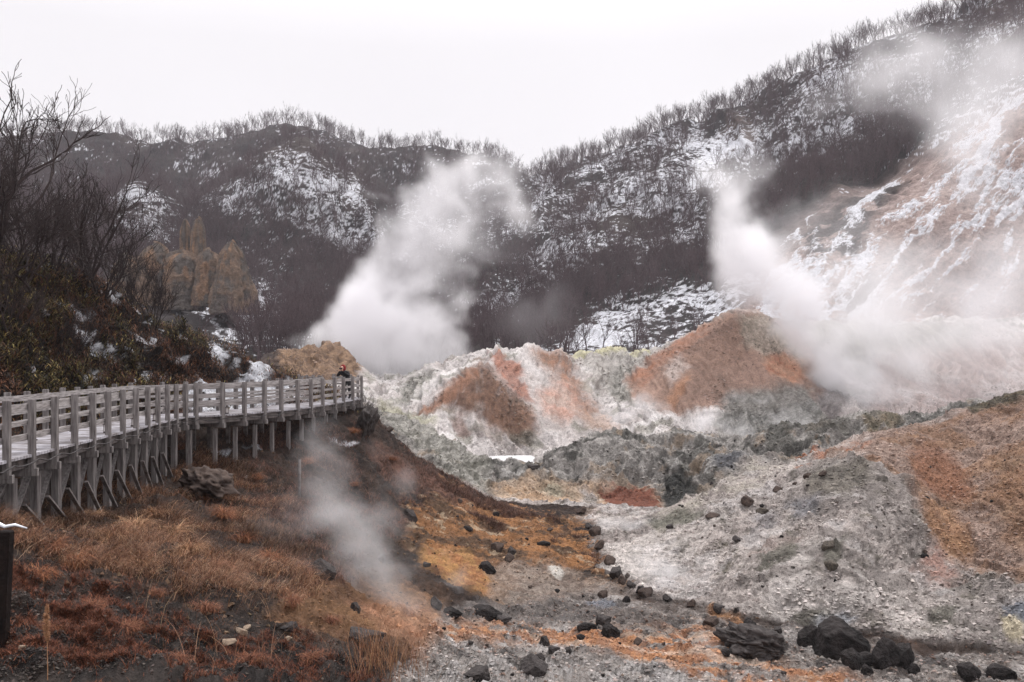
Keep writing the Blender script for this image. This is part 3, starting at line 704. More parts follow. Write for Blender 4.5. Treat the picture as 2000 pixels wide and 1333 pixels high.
# cable clipped along the outer edge
m = MB(); E = offset(posts_near, -.17)[:29]; pts = []
for i in range(len(E)-1):
    for k in range(6):
        p = lerp2(E[i], E[i+1], k/6); pts.append((p[0], p[1], ZD-.10-.06*math.sin(math.pi*k/6)+rnd.uniform(-.012, .012)))
m.tube(pts, [.014]*len(pts), 5)
tag(m.build('cable', M_cable, smooth=True), 'thin dark cable strung along the outer edge of the boardwalk deck', 'cable')

# lanterns on the deck
M_glass, nt, b = new_mat('frosted_lantern_glass', .4); b.inputs['Base Color'].default_value = (.62, .58, .56, 1)
M_lmetal = simple_mat('lantern_iron', rgb(74, 60, 56), rgb(50, 42, 40), 30, .6, 0)
def lantern():
    r = empty('lantern')
    m = MB(); m.lathe((0, 0, 0), [(.075, 0), (.075, .02), (.06, .035)], 12); m.build('base', M_lmetal, r)
    m = MB(); m.lathe((0, 0, .034), [(.05, 0), (.052, .16)], 12); m.build('glass', M_glass, r, smooth=False)
    m = MB()
    for k in range(4):
        q = math.pi/4+k*math.pi/2; m.tube([(.064*math.cos(q), .064*math.sin(q), .02), (.064*math.cos(q), .064*math.sin(q), .2)], [.006]*2, 4)
    m.build('cage', M_lmetal, r)
    m = MB(); m.lathe((0, 0, .194), [(.095, 0), (.09, .014), (.04, .045), (.03, .07)], 12); m.build('roof', M_lmetal, r)
    m = MB(); m.tube([(.08*math.cos(q), 0, .2+.13*math.sin(q)) for q in np.linspace(0, math.pi, 9)], [.005]*9, 4); m.build('handle', M_lmetal, r)
    return r
def copy_thing(o, parent=None):
    c = o.copy(); C.objects.link(c)
    if parent: c.parent = parent
    for ch in list(o.children): copy_thing(ch, c)
    return c
Ln = offset(posts_near, .2)
lant = [(73, 5.6, 'first lantern from the photo\'s left edge, in the second open bay of the boardwalk railing'), (153, 7.6, 'second lantern from the left on the deck of the nearest boardwalk stretch'),
 (219, 9.6, 'third lantern from the left on the near boardwalk stretch'), (270, 11.6, 'fourth lantern from the left, on deck shortly before the bend'), (312, 13.6, 'fifth lantern from the left, close before the boardwalk bend'),
 (366, 16.6, 'lantern standing right at the bend of the boardwalk'), (452, 18.45, 'first lantern on the far stretch beyond the boardwalk bend'), (527, 20.45, 'second lantern beyond the bend on the far boardwalk stretch'),
 (589, 22.5, 'third lantern beyond the bend on the far boardwalk stretch'), (636, 24.5, 'fourth lantern beyond the bend, two bays before the visitor'), (677, 26.6, 'last lantern, on the deck beside the visitor in red')]
L0 = lantern()
for k, (X, f, lab) in enumerate(lant):
    o = L0 if k == 0 else copy_thing(L0)
    i = int(f); p = lerp2(Ln[i], Ln[i+1], f-i); o.location = (p[0], p[1], ZD+.004); o.rotation_euler.z = rnd.uniform(0, 3)
    tag(o, lab, 'lantern', 'lanterns along the boardwalk deck')

# ------------------------------------------------------------------ visitor leaning on the rail
M_jacket = simple_mat('black_jacket', (.014, .013, .016), (.02, .018, .02), 8, .75, .2, 20)
M_red = simple_mat('red_knit', rgb(150, 18, 28), rgb(110, 12, 20), 12, .85, .3, 60)
M_skin, nt, b = new_mat('skin', .55); b.inputs['Base Color'].default_value = (.52, .3, .22, 1)
def skin(name, verts, edges, rad, mat, parent, sub=2):
    me = bpy.data.meshes.new(name); me.from_pydata(verts, edges, []); me.materials.append(mat)
    o = bpy.data.objects.new(name, me); C.objects.link(o); o.parent = parent
    md = o.modifiers.new('skin', 'SKIN'); me.update()
    if not me.skin_vertices: 
        bpy.context.view_layer.objects.active = o; bpy.ops.mesh.customdata_skin_add()
    for i, r_ in enumerate(rad): me.skin_vertices[0].data[i].radius = (r_, r_) if not isinstance(r_, tuple) else r_
    me.skin_vertices[0].data[0].use_root = True
    md.use_smooth_shade = True
    ss = o.modifiers.new('sub', 'SUBSURF'); ss.levels = sub; ss.render_levels = sub
    return o
px_, py_ = lerp2(posts_near[27], posts_near[28], .32)
person = empty('person', (px_-.42, py_+.05, ZD), R(-18), 'person in black clothes and red hood leaning on the rail at the far boardwalk corner', 'person')
# local frame: faces -Y (towards the camera side) and +X rail; pelvis first
bv = [(0, .18, .84), (0, .12, 1.0), (0, -.02, 1.12), (0, -.12, 1.19), (.0, -.17, 1.25), (0, -.2, 1.3),                       # 0-5 pelvis..head base
      (.1, .16, .80), (.12, .14, .46), (.12, .2, .1), (.12, .08, .045), (-.1, .16, .80), (-.12, .2, .46), (-.12, .26, .1), (-.12, .14, .045),
      (.19, -.12, 1.18), (.3, -.2, 1.03), (.13, -.34, 1.2), (.08, -.36, 1.25), (-.19, -.12, 1.18), (-.3, -.2, 1.03), (-.13, -.34, 1.2), (-.08, -.36, 1.25)]
be = [(0, 1), (1, 2), (2, 3), (3, 4), (4, 5), (0, 6), (6, 7), (7, 8), (8, 9), (0, 10), (10, 11), (11, 12), (12, 13), (3, 14), (14, 15), (15, 16), (16, 17), (3, 18), (18, 19), (19, 20), (20, 21)]
br_ = [.15, .145, .16, .13, .07, .06, .1, .07, .05, .045, .1, .07, .05, .045, .085, .06, .042, .03, .085, .06, .042, .03]
skin('body', bv, be, br_, M_jacket, person)
m = MB()       # hood as a lofted shell with a face opening
hood = bmesh.new(); bmesh.ops.create_icosphere(hood, subdivisions=3, radius=1)
for v in hood.verts:
    n_ = v.co.copy(); v.co = Vector((n_.x*.125, n_.y*.15, n_.z*.15))
    if n_.z < -.3: v.co.x *= 1.15; v.co.y *= 1.05
    if n_.y < -.55: v.co.y += (-n_.y-.55)*.16
    v.co += Vector((0, -.22, 1.4))
me = bpy.data.meshes.new('hood'); hood.to_mesh(me); me.materials.append(M_red); me.polygons.foreach_set('use_smooth', np.ones(len(me.polygons), bool))
ho = bpy.data.objects.new('hood', me); C.objects.link(ho); ho.parent = person
fb = bmesh.new(); bmesh.ops.create_icosphere(fb, subdivisions=3, radius=1)
for v in fb.verts:
    n_ = v.co.copy(); v.co = Vector((n_.x*.075, n_.y*.06, n_.z*.1))
    if abs(n_.x) < .2 and -.3 < n_.z < .15 and n_.y < 0: v.co.y -= .018
    if abs(n_.z-.12) < .13 and abs(abs(n_.x)-.42) < .2 and n_.y < 0: v.co.y += .008
    v.co += Vector((0, -.325, 1.385))
me = bpy.data.meshes.new('face'); fb.to_mesh(me); me.materials.append(M_skin); me.polygons.foreach_set('use_smooth', np.ones(len(me.polygons), bool))
fo = bpy.data.objects.new('face', me); C.objects.link(fo); fo.parent = person
for s_ in (1, -1):
    hv = [(s_*.075, -.37, 1.26), (s_*.05, -.39, 1.31)]; he = [(0, 1)]; hr = [.026, .03]
    for k in range(4):
        b0 = len(hv); hv += [(s_*(.03+.0*k), -.40-.005*k, 1.345-.016*k), (s_*(.0+.004*k), -.435, 1.35-.016*k)]; he += [(1, b0), (b0, b0+1)]; hr += [.0095, .008]
    b0 = len(hv); hv += [(s_*.035, -.37, 1.29), (s_*.015, -.385, 1.305)]; he += [(1, b0), (b0, b0+1)]; hr += [.011, .009]
    skin('hand', hv, he, hr, M_skin, person, 1)
cmr = empty('camera_body', (px_-.42, py_+.05, ZD), R(-18), 'small black camera held up in front of the face of the person in red hood', 'camera')
m = MB(); m.box((0, -.425, 1.37), .12, .05, .075); m.build('casing', M_black, cmr, bevel=.01)
m = MB(); m.tube([(0, -.45, 1.37), (0, -.52, 1.37)], [.032, .034], 14); m.build('lens', M_black, cmr)

# ------------------------------------------------------------------ posts
M_oldpost = simple_mat('black_wet_post', (.008, .006, .006), (.02, .013, .011), 7, .8, .5, 20, spec=.1)
g = hit(12, 1255); m = MB(); dd = g.y
fp = empty('wooden_post', (at(5, 1255, 8.9).x, 8.9, at(14, 1255, 8.9).z), 0, 'black square wooden post with a pale top edge at the photo\'s lower left edge', 'post')
m.bar((-.03, 0, -.35), (.03, 0, 1.0), .11, .11, Vector((0, 1, 0))); m.build('shaft', M_oldpost, fp, bevel=.012)
m = MB(); m.tube([(-.34, .1, 1.11), (-.15, .09, 1.075), (-.02, .08, 1.02), (.06, .1, 1.035), (.16, .12, 1.0)], [.02, .024, .016, .014, .006], 7)
m.tube([(-.6, .1, 1.2), (-.34, .1, 1.10)], [.02, .02], 6)
sb = m.build('snowy_branch', M_snow, None, smooth=True); sb.location = fp.location
tag(sb, 'short snow-covered branch lying over the black post at the left edge', 'branch')
g = hit(583, 972); m = MB(); m.tube([(0, 0, -.2), (0, 0, 2.35*.5), (0.01, 0, 67*g.y/FPX)], [.05, .05, .045], 8)
o = m.build('marker_pole', M_woodd, None, smooth=True); o.location = g
tag(o, 'thin grey pole standing alone in the steaming slope below the boardwalk', 'pole')

# ------------------------------------------------------------------ rocks
M_black_rock = simple_mat('black_lava_rock', rgb(60, 55, 54), rgb(20, 18, 18), 1.6, .85, 1.0, 5, spec=.2, dist=.12)
M_grey_rock = simple_mat('grey_andesite', rgb(80, 74, 72), rgb(44, 39, 38), 3, .85, .9, 8)
M_brown_rock = simple_mat('brown_stained_rock', rgb(92, 78, 70), rgb(54, 44, 40), 3, .9, .8, 8)
M_pale_rock = simple_mat('pale_pebble', rgb(176, 156, 134), rgb(120, 104, 90), 6, .8, .4, 12)
M_moss_rock = simple_mat('sulphur_mossy_rock', rgb(112, 104, 94), rgb(68, 62, 57), 3, .95, .9, 9)
def rock_mesh(name, mat, seed, planes=13, sub=4, rough=.05, flat=1.0):
    r_ = random.Random(seed); bm = bmesh.new(); bmesh.ops.create_icosphere(bm, subdivisions=sub, radius=1)
    pl = []
    for k in range(planes):
        n_ = Vector((r_.gauss(0, 1), r_.gauss(0, 1), r_.gauss(0, 1))).normalized(); pl.append((n_, r_.uniform(.52, .98)))
    so = Vector((r_.random()*50, r_.random()*50, 0))
    for v in bm.verts:
        n_ = v.co.normalized(); r0 = 1.05
        for q, d_ in pl:
            dt = n_.dot(q)
            if dt > .05: r0 = min(r0, d_/dt)
        r0 *= 1+rough*(mnoise.fractal(n_*2.3+so, .6, 2.1, 5)*2.2+.5*mnoise.fractal(n_*9+so, .5, 2.1, 3))
        v.co = n_*r0; v.co.z *= flat
    me = bpy.data.meshes.new(name); bm.to_mesh(me); bm.free(); me.materials.append(mat)
    me.polygons.foreach_set('use_smooth', np.ones(len(me.polygons), bool)); return me
RV = {}
for key, mt in (('k', M_black_rock), ('g', M_grey_rock), ('b', M_brown_rock), ('p', M_pale_rock), ('m', M_moss_rock)):
    RV[key] = [rock_mesh('rock', mt, sub=(5 if key in 'kg' else 4), seed=40+s_*7+ord(key), planes=(22 if key in 'gp' else 12), rough=(.02 if key == 'p' else .035)) for s_ in range(4)]
def rock(X, Y, wpx, hpx, key, var, label, group=None, cat='rock', name='rock', deep=1.0, rot=None, d0=0, d1=1e9, tilt=0):
    """rock whose foot stands at photo pixel X,Y"""
    g_ = hit(X, Y, d0, d1); s_ = g_.y/FPX
    o = bpy.data.objects.new(name, RV[key][var % 4]); C.objects.link(o)
    sx = wpx*s_/2; sz = hpx*s_*.62
    o.scale = (sx*1.08, (sx+sz)/2*deep, sz); o.location = g_+Vector((0, (sx+sz)*.3, sz*.36))
    o.rotation_euler = (rnd.uniform(-.15, .15), R(tilt), rnd.uniform(0, .5) if rot is None else rot)
    return tag(o, label, cat, group)
big = [
 (1642, 1285, 118, 82, 'k', 0, 'largest black boulder, pointed like a peak, at the foot of the right-hand grey mound', 0),
 (1583, 1262, 44, 44, 'k', 1, 'black block leaning against the left side of the largest black boulder', 20),
 (1668, 1306, 42, 42, 'k', 2, 'rounded black boulder directly below the largest black boulder', 0),
 (1703, 1306, 50, 36, 'k', 3, 'low black boulder between the rounded one and the tall twin blocks', 0),
 (1733, 1300, 50, 54, 'k', 1, 'tall squared black block, left one of the twin blocks right of the peak boulder', 5),
 (1768, 1303, 40, 52, 'k', 2, 'black block with a pointed right corner, the right one of the twin blocks', 25),
 (1648, 1275, 26, 26, 'k', 3, 'small black stone wedged in front of the largest black boulder', 0),
 (1692, 1318, 26, 22, 'k', 0, 'small black stone below the low black boulder of the pile', 0),
 (1785, 1316, 24, 20, 'k', 1, 'small black stone to the right of the twin black blocks', 0),
 (1899, 1330, 48, 34, 'k', 2, 'black boulder by itself at the bottom edge, right of the big pile', 10),
 (1962, 1333, 54, 36, 'k', 3, 'black boulder nearest the bottom right corner of the photo', 10),
 (1463, 1236, 36, 30, 'k', 0, 'dark rock with glossy top sitting on the long flat slab', 0),
 (1462, 1248, 44, 26, 'g', 1, 'rounded dark rock just under the glossy one on the slab', 0),
 (1428, 1258, 36, 40, 'g', 2, 'dark upright wedge of rock at the left end of the flat slab', 40),
 (1388, 1228, 30, 26, 'b', 3, 'brown wedge of stone on the orange bank above the slab', 35),
 (1520, 1238, 22, 18, 'g', 0, 'small dark stone above the right end of the flat slab', 0),
 (1421, 1284, 26, 14, 'k', 2, 'small black stone in the white patch under the flat slab', 0),
 (1444, 1286, 14, 11, 'k', 1, 'tiny black stone beside the one in the white patch', 0),
 (1148, 1236, 36, 20, 'k', 3, 'flattish black stone, left of the pair on the orange crust', 0),
 (1189, 1247, 42, 30, 'k', 0, 'blocky black rock, right of the pair on the orange crust', 0),
 (1134, 1252, 18, 11, 'k', 2, 'small black stone just below the black pair on the orange crust', 0),
 (1062, 1264, 24, 26, 'g', 3, 'upright grey stone in the steam, left of two on the pale flat', 0),
 (1079, 1276, 26, 20, 'g', 1, 'grey stone with a pale cap beside the upright grey stone', 0),
 (1108, 1277, 21, 16, 'g', 0, 'dark blue-grey stone at the right end of the grey trio', 0),
 (1245, 1260, 20, 16, 'b', 2, 'brownish stone alone on the orange crust right of the black pair', 0),
 (1178, 1222, 36, 26, 'g', 1, 'half-buried grey boulder behind the blocky black rock', 0),
 (1178, 1168, 22, 18, 'b', 0, 'brown stone on the grey flat below the gully of boulders', 0),
 (1223, 1178, 16, 14, 'k', 1, 'small dark stone right of the brown stone on the grey flat', 0),
 (1040, 1325, 60, 50, 'g', 2, 'large dark boulder at the bottom edge, centre of the photo', 0),
 (930, 1345, 70, 36, 'g', 0, 'low dark boulder cut by the bottom edge, left of the centre one', 0),
 (1050, 1300, 30, 22, 'g', 3, 'dark grey boulder standing just behind the large bottom-edge boulder', 0),
 (945, 1212, 60, 26, 'k', 2, 'low jagged black outcrop in the middle of the steaming flat', 10),
 (980, 1215, 34, 16, 'g', 1, 'flat grey stone touching the jagged black outcrop', 0),
 (848, 1190, 24, 28, 'g', 2, 'grey boulder half hidden in steam where the slope meets the flat', 0),
 (875, 1205, 44, 18, 'k', 0, 'dark flat rock at the left start of the black stone band', 0),
 (1465, 990, 36, 24, 'b', 1, 'big brown stone on the left shoulder of the right-hand mound', 0, ),
 (1515, 962, 20, 15, 'b', 2, 'brown cube-like stone uphill of the big one on the mound shoulder', 0),
 (1616, 930, 20, 12, 'b', 3, 'brown stone on the crest of the right-hand mound', 0),
 (1585, 935, 16, 14, 'b', 0, 'dark stone at the left end of the mossy patch near the crest', 0),
 (1558, 948, 10, 8, 'b', 0, 'tiny dark stone between the crest stone and the cube-like one', 0),
 (1490, 1004, 28, 14, 'm', 1, 'greenish crusted rock next to the big brown stone on the mound', 0),
 (1445, 1060, 18, 14, 'g', 2, 'dark stone alone halfway down the pale mound', 0),
 (1626, 1118, 26, 26, 'm', 3, 'mossy dark knob of rock in the middle of the mound face', 0),
 (1620, 1074, 30, 24, 'm', 0, 'upper mossy knob of rock in the middle of the mound face', 0),
 (1805, 1082, 16, 10, 'b', 1, 'small dark stone on the brown part of the mound', 0),
 (1395, 1012, 34, 12, 'b', 2, 'row of low brown stones left on the pale mound shoulder', 0),
 (1310, 1035, 20, 12, 'g', 0, 'dark stone at the left toe of the pale mound', 0),
 (1136, 1004, 25, 16, 'b', 3, 'dark brown boulder in front of the red-orange hump', 0),
 (967, 1008, 15, 9, 'k', 1, 'small black stone beyond the crest of the ochre slope', 0),
 (992, 1004, 9, 6, 'k', 2, 'tiny black stone right of the one beyond the ochre crest', 0),
 (1040, 922, 28, 14, 'g', 1, 'grey boulder at the near edge of the milky pool', 0),
 (752, 843, 18, 11, 'b', 2, 'brown boulder at the left end of the pale slope behind the boardwalk corner', 0),
 (795, 1018, 32, 30, 'g', 3, 'dark boulder on the slope between steam and ochre soil', 0),
 (968, 1078, 26, 22, 'b', 0, 'tilted dark rock on the ochre slope below the crest', 25),
 (1062, 1068, 24, 12, 'k', 3, 'low black rock with pale edge on the right side of the ochre slope', 0),
 (998, 1084, 18, 22, 'g', 1, 'grey rock right of the tilted one on the ochre slope', 20),
 (992, 1098, 22, 18, 'b', 2, 'ochre-stained boulder below the grey rock on the slope', 0),
 (945, 1118, 40, 22, 'k', 0, 'long dark rock in the middle of the yellow patch', 15),
 (828, 1108, 18, 14, 'g', 1, 'small blue-grey rock at the left end of the yellow patch', 0),
 (915, 1040, 24, 12, 'k', 3, 'dark slanting rock in the upper ochre slope', 30),
 (622, 1132, 52, 44, 'g', 2, 'large round dark boulder behind the foreground steam', 0),
 (745, 1100, 22, 22, 'g', 0, 'dark boulder just right of the foreground steam column', 0),
 (690, 1197, 26, 26, 'g', 3, 'grey boulder on the orange soil under the foreground steam', 0),
 (700, 1262, 84, 46, 'g', 1, 'broad dark boulder behind the tall pale grass stems', 5),
 (560, 1240, 46, 28, 'g', 0, 'dark low boulder left of the broad one, in brown grass', 0),
 (466, 1246, 30, 14, 'p', 2, 'smooth pale oval stone lying on the dark soil, lower left', 25),
 (478, 1232, 22, 12, 'p', 0, 'pale stone half-buried just above the oval one', 0),
 (438, 1262, 60, 14, 'p', 1, 'flat pale slab of stone below the oval stone', 0),
 (555, 1252, 16, 10, 'p', 3, 'little pale stone on the dark soil right of the oval one', 0),
 (30, 1275, 22, 12, 'p', 2, 'pale stone beside the foot of the black post', 0),
 (12, 1262, 28, 8, 'p', 1, 'flat pale stone at the foot of the black post', 0),
]
for t_ in big:
    X, Y, w_, h_, k_, v_, lab, tl = t_
    rock(X, Y, w_, h_, k_, v_, lab, tilt=tl, name='boulder' if w_ > 24 else 'rock', cat='boulder' if w_ > 24 else 'rock')
# the long tilted slab and the dark outcrop beside the boardwalk
def outcrop(name, X, Y, w_, h_, key, var, label, deep, tilt, sub=5, d0=0):
    me = rock_mesh(name, {'k': M_black_rock, 'g': M_grey_rock, 'b': M_brown_rock}[key], var, planes=11, sub=sub, rough=.12)
    g_ = hit(X, Y, d0); s_ = g_.y/FPX; o = bpy.data.objects.new(name, me); C.objects.link(o)
    o.scale = (w_*s_/2, deep, h_*s_*.6); o.location = g_+Vector((0, deep*.5, h_*s_*.3)); o.rotation_euler = (0, R(tilt), .15)
    return tag(o, label, name.replace('_', ' '))
outcrop('rock_slab', 1485, 1285, 170, 52, 'g', 77, 'long flat grey slab of rock tilting down to the right beside the black boulder pile', .9, 14)
outcrop('rock_outcrop', 390, 975, 128, 64, 'b', 81, 'dark rock outcrop between the boardwalk posts and the brown grass', 1.2, 16)
outcrop('rock_outcrop', 702, 850, 46, 66, 'g', 83, 'dark steep outcrop right under the far corner of the boardwalk', .9, 10)
# boulders lying in the gully between the two slopes
for k, (X, Y, w_) in enumerate([(1163, 1046, 26), (1180, 1052, 20), (1152, 1034, 18), (1172, 1074, 24), (1190, 1082, 20), (1168, 1096, 18), (1190, 1104, 26), (1186, 1116, 18), (1204, 1130, 34), (1215, 1142, 26), (1232, 1150, 20), (1252, 1160, 22), (1262, 1168, 30), (1292, 1168, 24), (1304, 1176, 20), (1350, 1188, 20), (1380, 1192, 20), (1402, 1196, 26), (1374, 1196, 14), (1440, 1200, 16), (1275, 1160, 14), (1225, 1130, 14)]):
    if k in (1, 4, 5, 7, 13, 16, 18, 20): continue
    rock(X, Y, w_, w_*.85, 'g' if k % 3 else 'b', k, 'rounded dark boulder lying in the narrow gully between the ochre slope and pale mound', 'boulders lined up in the gully', cat='boulder', name='boulder')
# loose small stones
lib = [('right', 'small dark stone lying loose on the pale right-hand mound', 'loose stones on the pale mound', 70), ('ochre', 'small dark stone lying loose on the ochre and brown slope', 'loose stones on the ochre slope', 50), ('floor', 'small stone lying loose on the orange and white flat in front', 'loose stones on the flat', 55), ('lump', 'small dark stone lying loose among the dark grey lumps', 'loose stones among the grey lumps', 25)]
boxes = {'right': (1230, 1980, 900, 1290), 'ochre': (780, 1180, 970, 1200), 'floor': (860, 1850, 1190, 1330), 'lump': (960, 1650, 860, 1000)}
for key, lab, grp, n in lib:
    x0, x1, y0, y1 = boxes[key]; k = 0; tries = 0
    while k < n and tries < 5000:
        tries += 1
        X, Y = rnd.uniform(x0, x1), rnd.uniform(y0, y1)
        g_ = hit(X, Y); j = col_of(X); i_ = int(np.argmin(np.abs(P1[:, j, 1]-g_.y)))
        if key == 'right' and Wright[i_, j] < .5: continue
        if key == 'ochre' and (Wleft[i_, j] < .5): continue
        if key == 'floor' and floor[i_, j] < .4: continue
        if key == 'lump' and Wlump[i_, j] < .4: continue
        w_ = min(3.5+rnd.expovariate(.35), 14)
        rock(X, Y, w_, w_*rnd.uniform(.5, .85), rnd.choice('kgbgb' if key != 'lump' else 'gkm'), k, lab, grp)
        k += 1

# ------------------------------------------------------------------ rock pinnacles on the left hill
M_crag = ground_mat('crag_rock', True)
def crag(name, label, X, Yb, Yt, wpx, d, seed, taper=.35, lean=0, parent=None):
    g_ = at(X, Yb, d); s_ = d/FPX; H = (Yb-Yt)*s_; Wd = wpx*s_/2
    n1, n2 = 150, 150; V = []; 
    q, tt = np.meshgrid(np.linspace(0, 2*np.pi, n1, endpoint=False), np.linspace(0, 1, n2), indexing='xy')
    prof = 1-(1-taper)*tt**1.3; prof *= np.sqrt(np.clip(1-np.clip((tt-.82)/.18, 0, 1)**2, 0.0, 1)); jag = fbm(np.cos(q)*1.3+seed*2, np.sin(q)*1.3, o=3, seed=seed+9)*.16*tt
    cx, cy_ = np.cos(q), np.sin(q)
    flute = fbm(cx*2.6+seed, cy_*2.6, tt*1.1, o=5, seed=seed, ridged=True, g=.62)
    ledge = fbm(cx*1.2, cy_*1.2+seed, tt*7, o=4, seed=seed+3, g=.6); crk = fbm(cx*7+seed, cy_*7, tt*11, o=4, seed=seed+5, g=.65)
    nn = flute*.3+ledge*.16+crk*.12
    rr = Wd*prof*(1+nn)
    V = np.stack([rr*cx+lean*Wd*tt, rr*cy_*.8, (tt+jag)*H-H*.06+crk*.02*H], -1).reshape(-1, 3)
    k_ = sstep(-.3, .3, ledge+crk*.6+.2*np.sin(q*3+seed))[..., None]; cc = lin((140, 112, 88))*k_+lin((110, 100, 92))*(1-k_)
    k2 = sstep(.15, .3, fbm(cx*2, cy_*2+seed, tt*3, o=4, seed=seed+8))[..., None]; cc = cc*(1-k2*.7)+lin((168, 124, 84))*k2*.7
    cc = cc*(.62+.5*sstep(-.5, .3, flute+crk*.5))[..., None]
    idx = np.arange(n1*n2).reshape(n2, n1); nx = np.roll(idx, -1, axis=1)
    Q = np.stack([idx[:-1], nx[:-1], nx[1:], idx[1:]], -1).reshape(-1, 4)
    o = np_mesh(name, V, Q=Q, mats=[M_crag], colors=cc.reshape(-1, 3)); 
    if parent is None: o.location = g_; tag(o, label, 'rock pinnacle')
    else: o.parent = parent; o.location = g_-parent.location
    return o
crag('rock_pinnacle', 'tall ochre rock pinnacle with a rounded foot, rightmost of the crags on the left hill', 458, 606, 470, 86, 186, 5, .34, -.1)
crag('rock_pinnacle', 'ochre crag with a flat shoulder, second from the right on the left hill', 408, 592, 480, 58, 190, 9, .62, .05)
crag('rock_pinnacle', 'slim grey spire of rock, tallest of the crags on the left hill', 386, 570, 425, 30, 193, 13, .7, .05)
crag('rock_pinnacle', 'narrow grey spire just left of the tallest one on the left hill', 362, 570, 430, 24, 195, 17, .7, .05)
crag('rock_pinnacle', 'broad brown crag under the two grey spires, partly behind a bare bush', 356, 600, 482, 78, 192, 21, .7, .0)
crag('rock_pinnacle', 'ochre-streaked crag at the left end of the group, behind bare branches', 300, 592, 476, 64, 192, 25, .7, .0)
crag('rock_pinnacle', 'low brown crag at the far left behind the bare trees', 250, 600, 500, 66, 195, 29, .65, .0)

# ------------------------------------------------------------------ bare trees
M_bark = simple_mat('dark_bark', rgb(66, 54, 52), rgb(40, 32, 32), 8, .9, 0)
M_bark_far = simple_mat('grey_brown_bark', rgb(104, 88, 90), rgb(62, 50, 53), 3, .95, 0)
def tree_mesh(seed, H, stems=1, spread=.25, depth=5, r0=.1, minr=.006, sides=(6, 3), kids=(2, 3), bend=.12, split=.62, crown_from=.3, upw=.25, ang_rng=(.3, .75), twigs=0):
    """returns (trunk V,F) and (branches V,F)"""
    r_ = random.Random(seed); out = [[[], []], [[], []]]
    def seg(lv, pts, rads):
        V, Fc = out[0 if lv == 0 else 1]; n = sides[0] if lv == 0 else (4 if lv == 1 and sides[0] > 4 else sides[1])
        base = len(V)
        for i, p in enumerate(pts):
            t_ = (pts[min(i+1, len(pts)-1)]-pts[max(i-1, 0)]).normalized(); a = t_.orthogonal().normalized(); b_ = t_.cross(a)
            for k in range(n):
                q = 2*math.pi*k/n; V.append(tuple(p+(a*math.cos(q)+b_*math.sin(q))*rads[i]))
        for i in range(len(pts)-1):
            for k in range(n): Fc.append((base+i*n+k, base+i*n+(k+1) % n, base+(i+1)*n+(k+1) % n, base+(i+1)*n+k))
    def grow(lv, p, d_, L, r):
        ns = 4 if lv == 0 else 3; pts = [p.copy()]; rads = [r]; q = p.copy(); dd = d_.copy()
        for i in range(ns):
            dd = (dd+Vector((r_.gauss(0, bend), r_.gauss(0, bend), r_.gauss(0, bend)+.06))).normalized()
            q = q+dd*L/ns; pts.append(q.copy()); rads.append(max(minr, r*(1-(i+1)/ns*.45)))
        seg(lv, pts, rads)
        if lv >= depth: return
        nk = r_.randint(*kids)+(1 if lv == 0 else 0)
        for k in range(nk):
            f = 1 if k == 0 else r_.uniform(crown_from if lv == 0 else .25, 1); i = min(int(f*ns), ns-1); tt = f*ns-i
            pp = pts[i].lerp(pts[i+1], min(tt, 1)); 
            ang = r_.uniform(*ang_rng)*(0.5 if k == 0 else 1); az_ = r_.uniform(0, 6.28)
            a = dd.orthogonal().normalized(); a.rotate(Matrix.Rotation(az_, 3, dd))
            nd = (dd*math.cos(ang)+a*math.sin(ang)+Vector((0, 0, upw))).normalized()
            grow(lv+1, pp, nd, L*r_.uniform(split*.85, split*1.2), max(minr, r*(.68 if k == 0 else .5)))
        for k in range(twigs if lv >= depth-2 else 0):
            f = r_.uniform(.1, 1); i = min(int(f*ns), ns-1); pp = pts[i]
            nd = (dd+Vector((r_.gauss(0, .6), r_.gauss(0, .6), r_.gauss(.2, .5)))).normalized()
            seg(2, [pp, pp+nd*L*.3, pp+(nd+Vector((0, 0, .25))).normalized()*L*.6], [minr*.8, minr*.7, minr*.4])
    for s_ in range(stems):
        az_ = r_.uniform(0, 6.28) if stems == 1 else 2*math.pi*s_/stems+r_.uniform(-.4, .4)
        sp_ = spread*r_.uniform(.5, 1.2); d_ = Vector((math.cos(az_)*sp_, math.sin(az_)*sp_, 1)).normalized()
        grow(0, Vector((math.cos(az_)*r0*1.0*(stems > 1), math.sin(az_)*r0*(stems > 1), -.15)), d_, H*r_.uniform(.3, .42), r0*r_.uniform(.7, 1) if stems > 1 else r0)
    return out
def mk(name, VF, mat, parent=None):
    V, Fc = VF; o = np_mesh(name, np.array(V), Q=np.array(Fc), mats=[mat], smooth=False)
    if parent: o.parent = parent
    return o
def near_tree(label, name='bare_tree', cat='tree', group=None, **k):
    e = empty(name, (0, 0, 0), 0, label, cat, group); a, b_ = tree_mesh(**k)
    mk('trunk', a, M_bark, e); mk('branches', b_, M_bark, e); return e
prot = [dict(seed=3, H=7.4, stems=3, spread=.38, depth=5, r0=.11, kids=(2, 4), minr=.008, upw=.08, twigs=1, bend=.2),
        dict(seed=8, H=6.2, stems=5, spread=.36, depth=5, r0=.085, kids=(2, 3), minr=.0075, upw=.12, twigs=2, bend=.18),
        dict(seed=12, H=5.0, stems=7, spread=.45, depth=4, r0=.05, kids=(2, 4), minr=.0065, upw=.14, twigs=1, bend=.18),
        dict(seed=19, H=3.4, stems=6, spread=.5, depth=4, r0=.035, kids=(2, 4), minr=.005, upw=.18, twigs=2, bend=.16),
        dict(seed=27, H=7.0, stems=2, spread=.4, depth=5, r0=.11, kids=(2, 4), minr=.0075, upw=.06, split=.68, twigs=1, bend=.22)]
protos = [None]*5
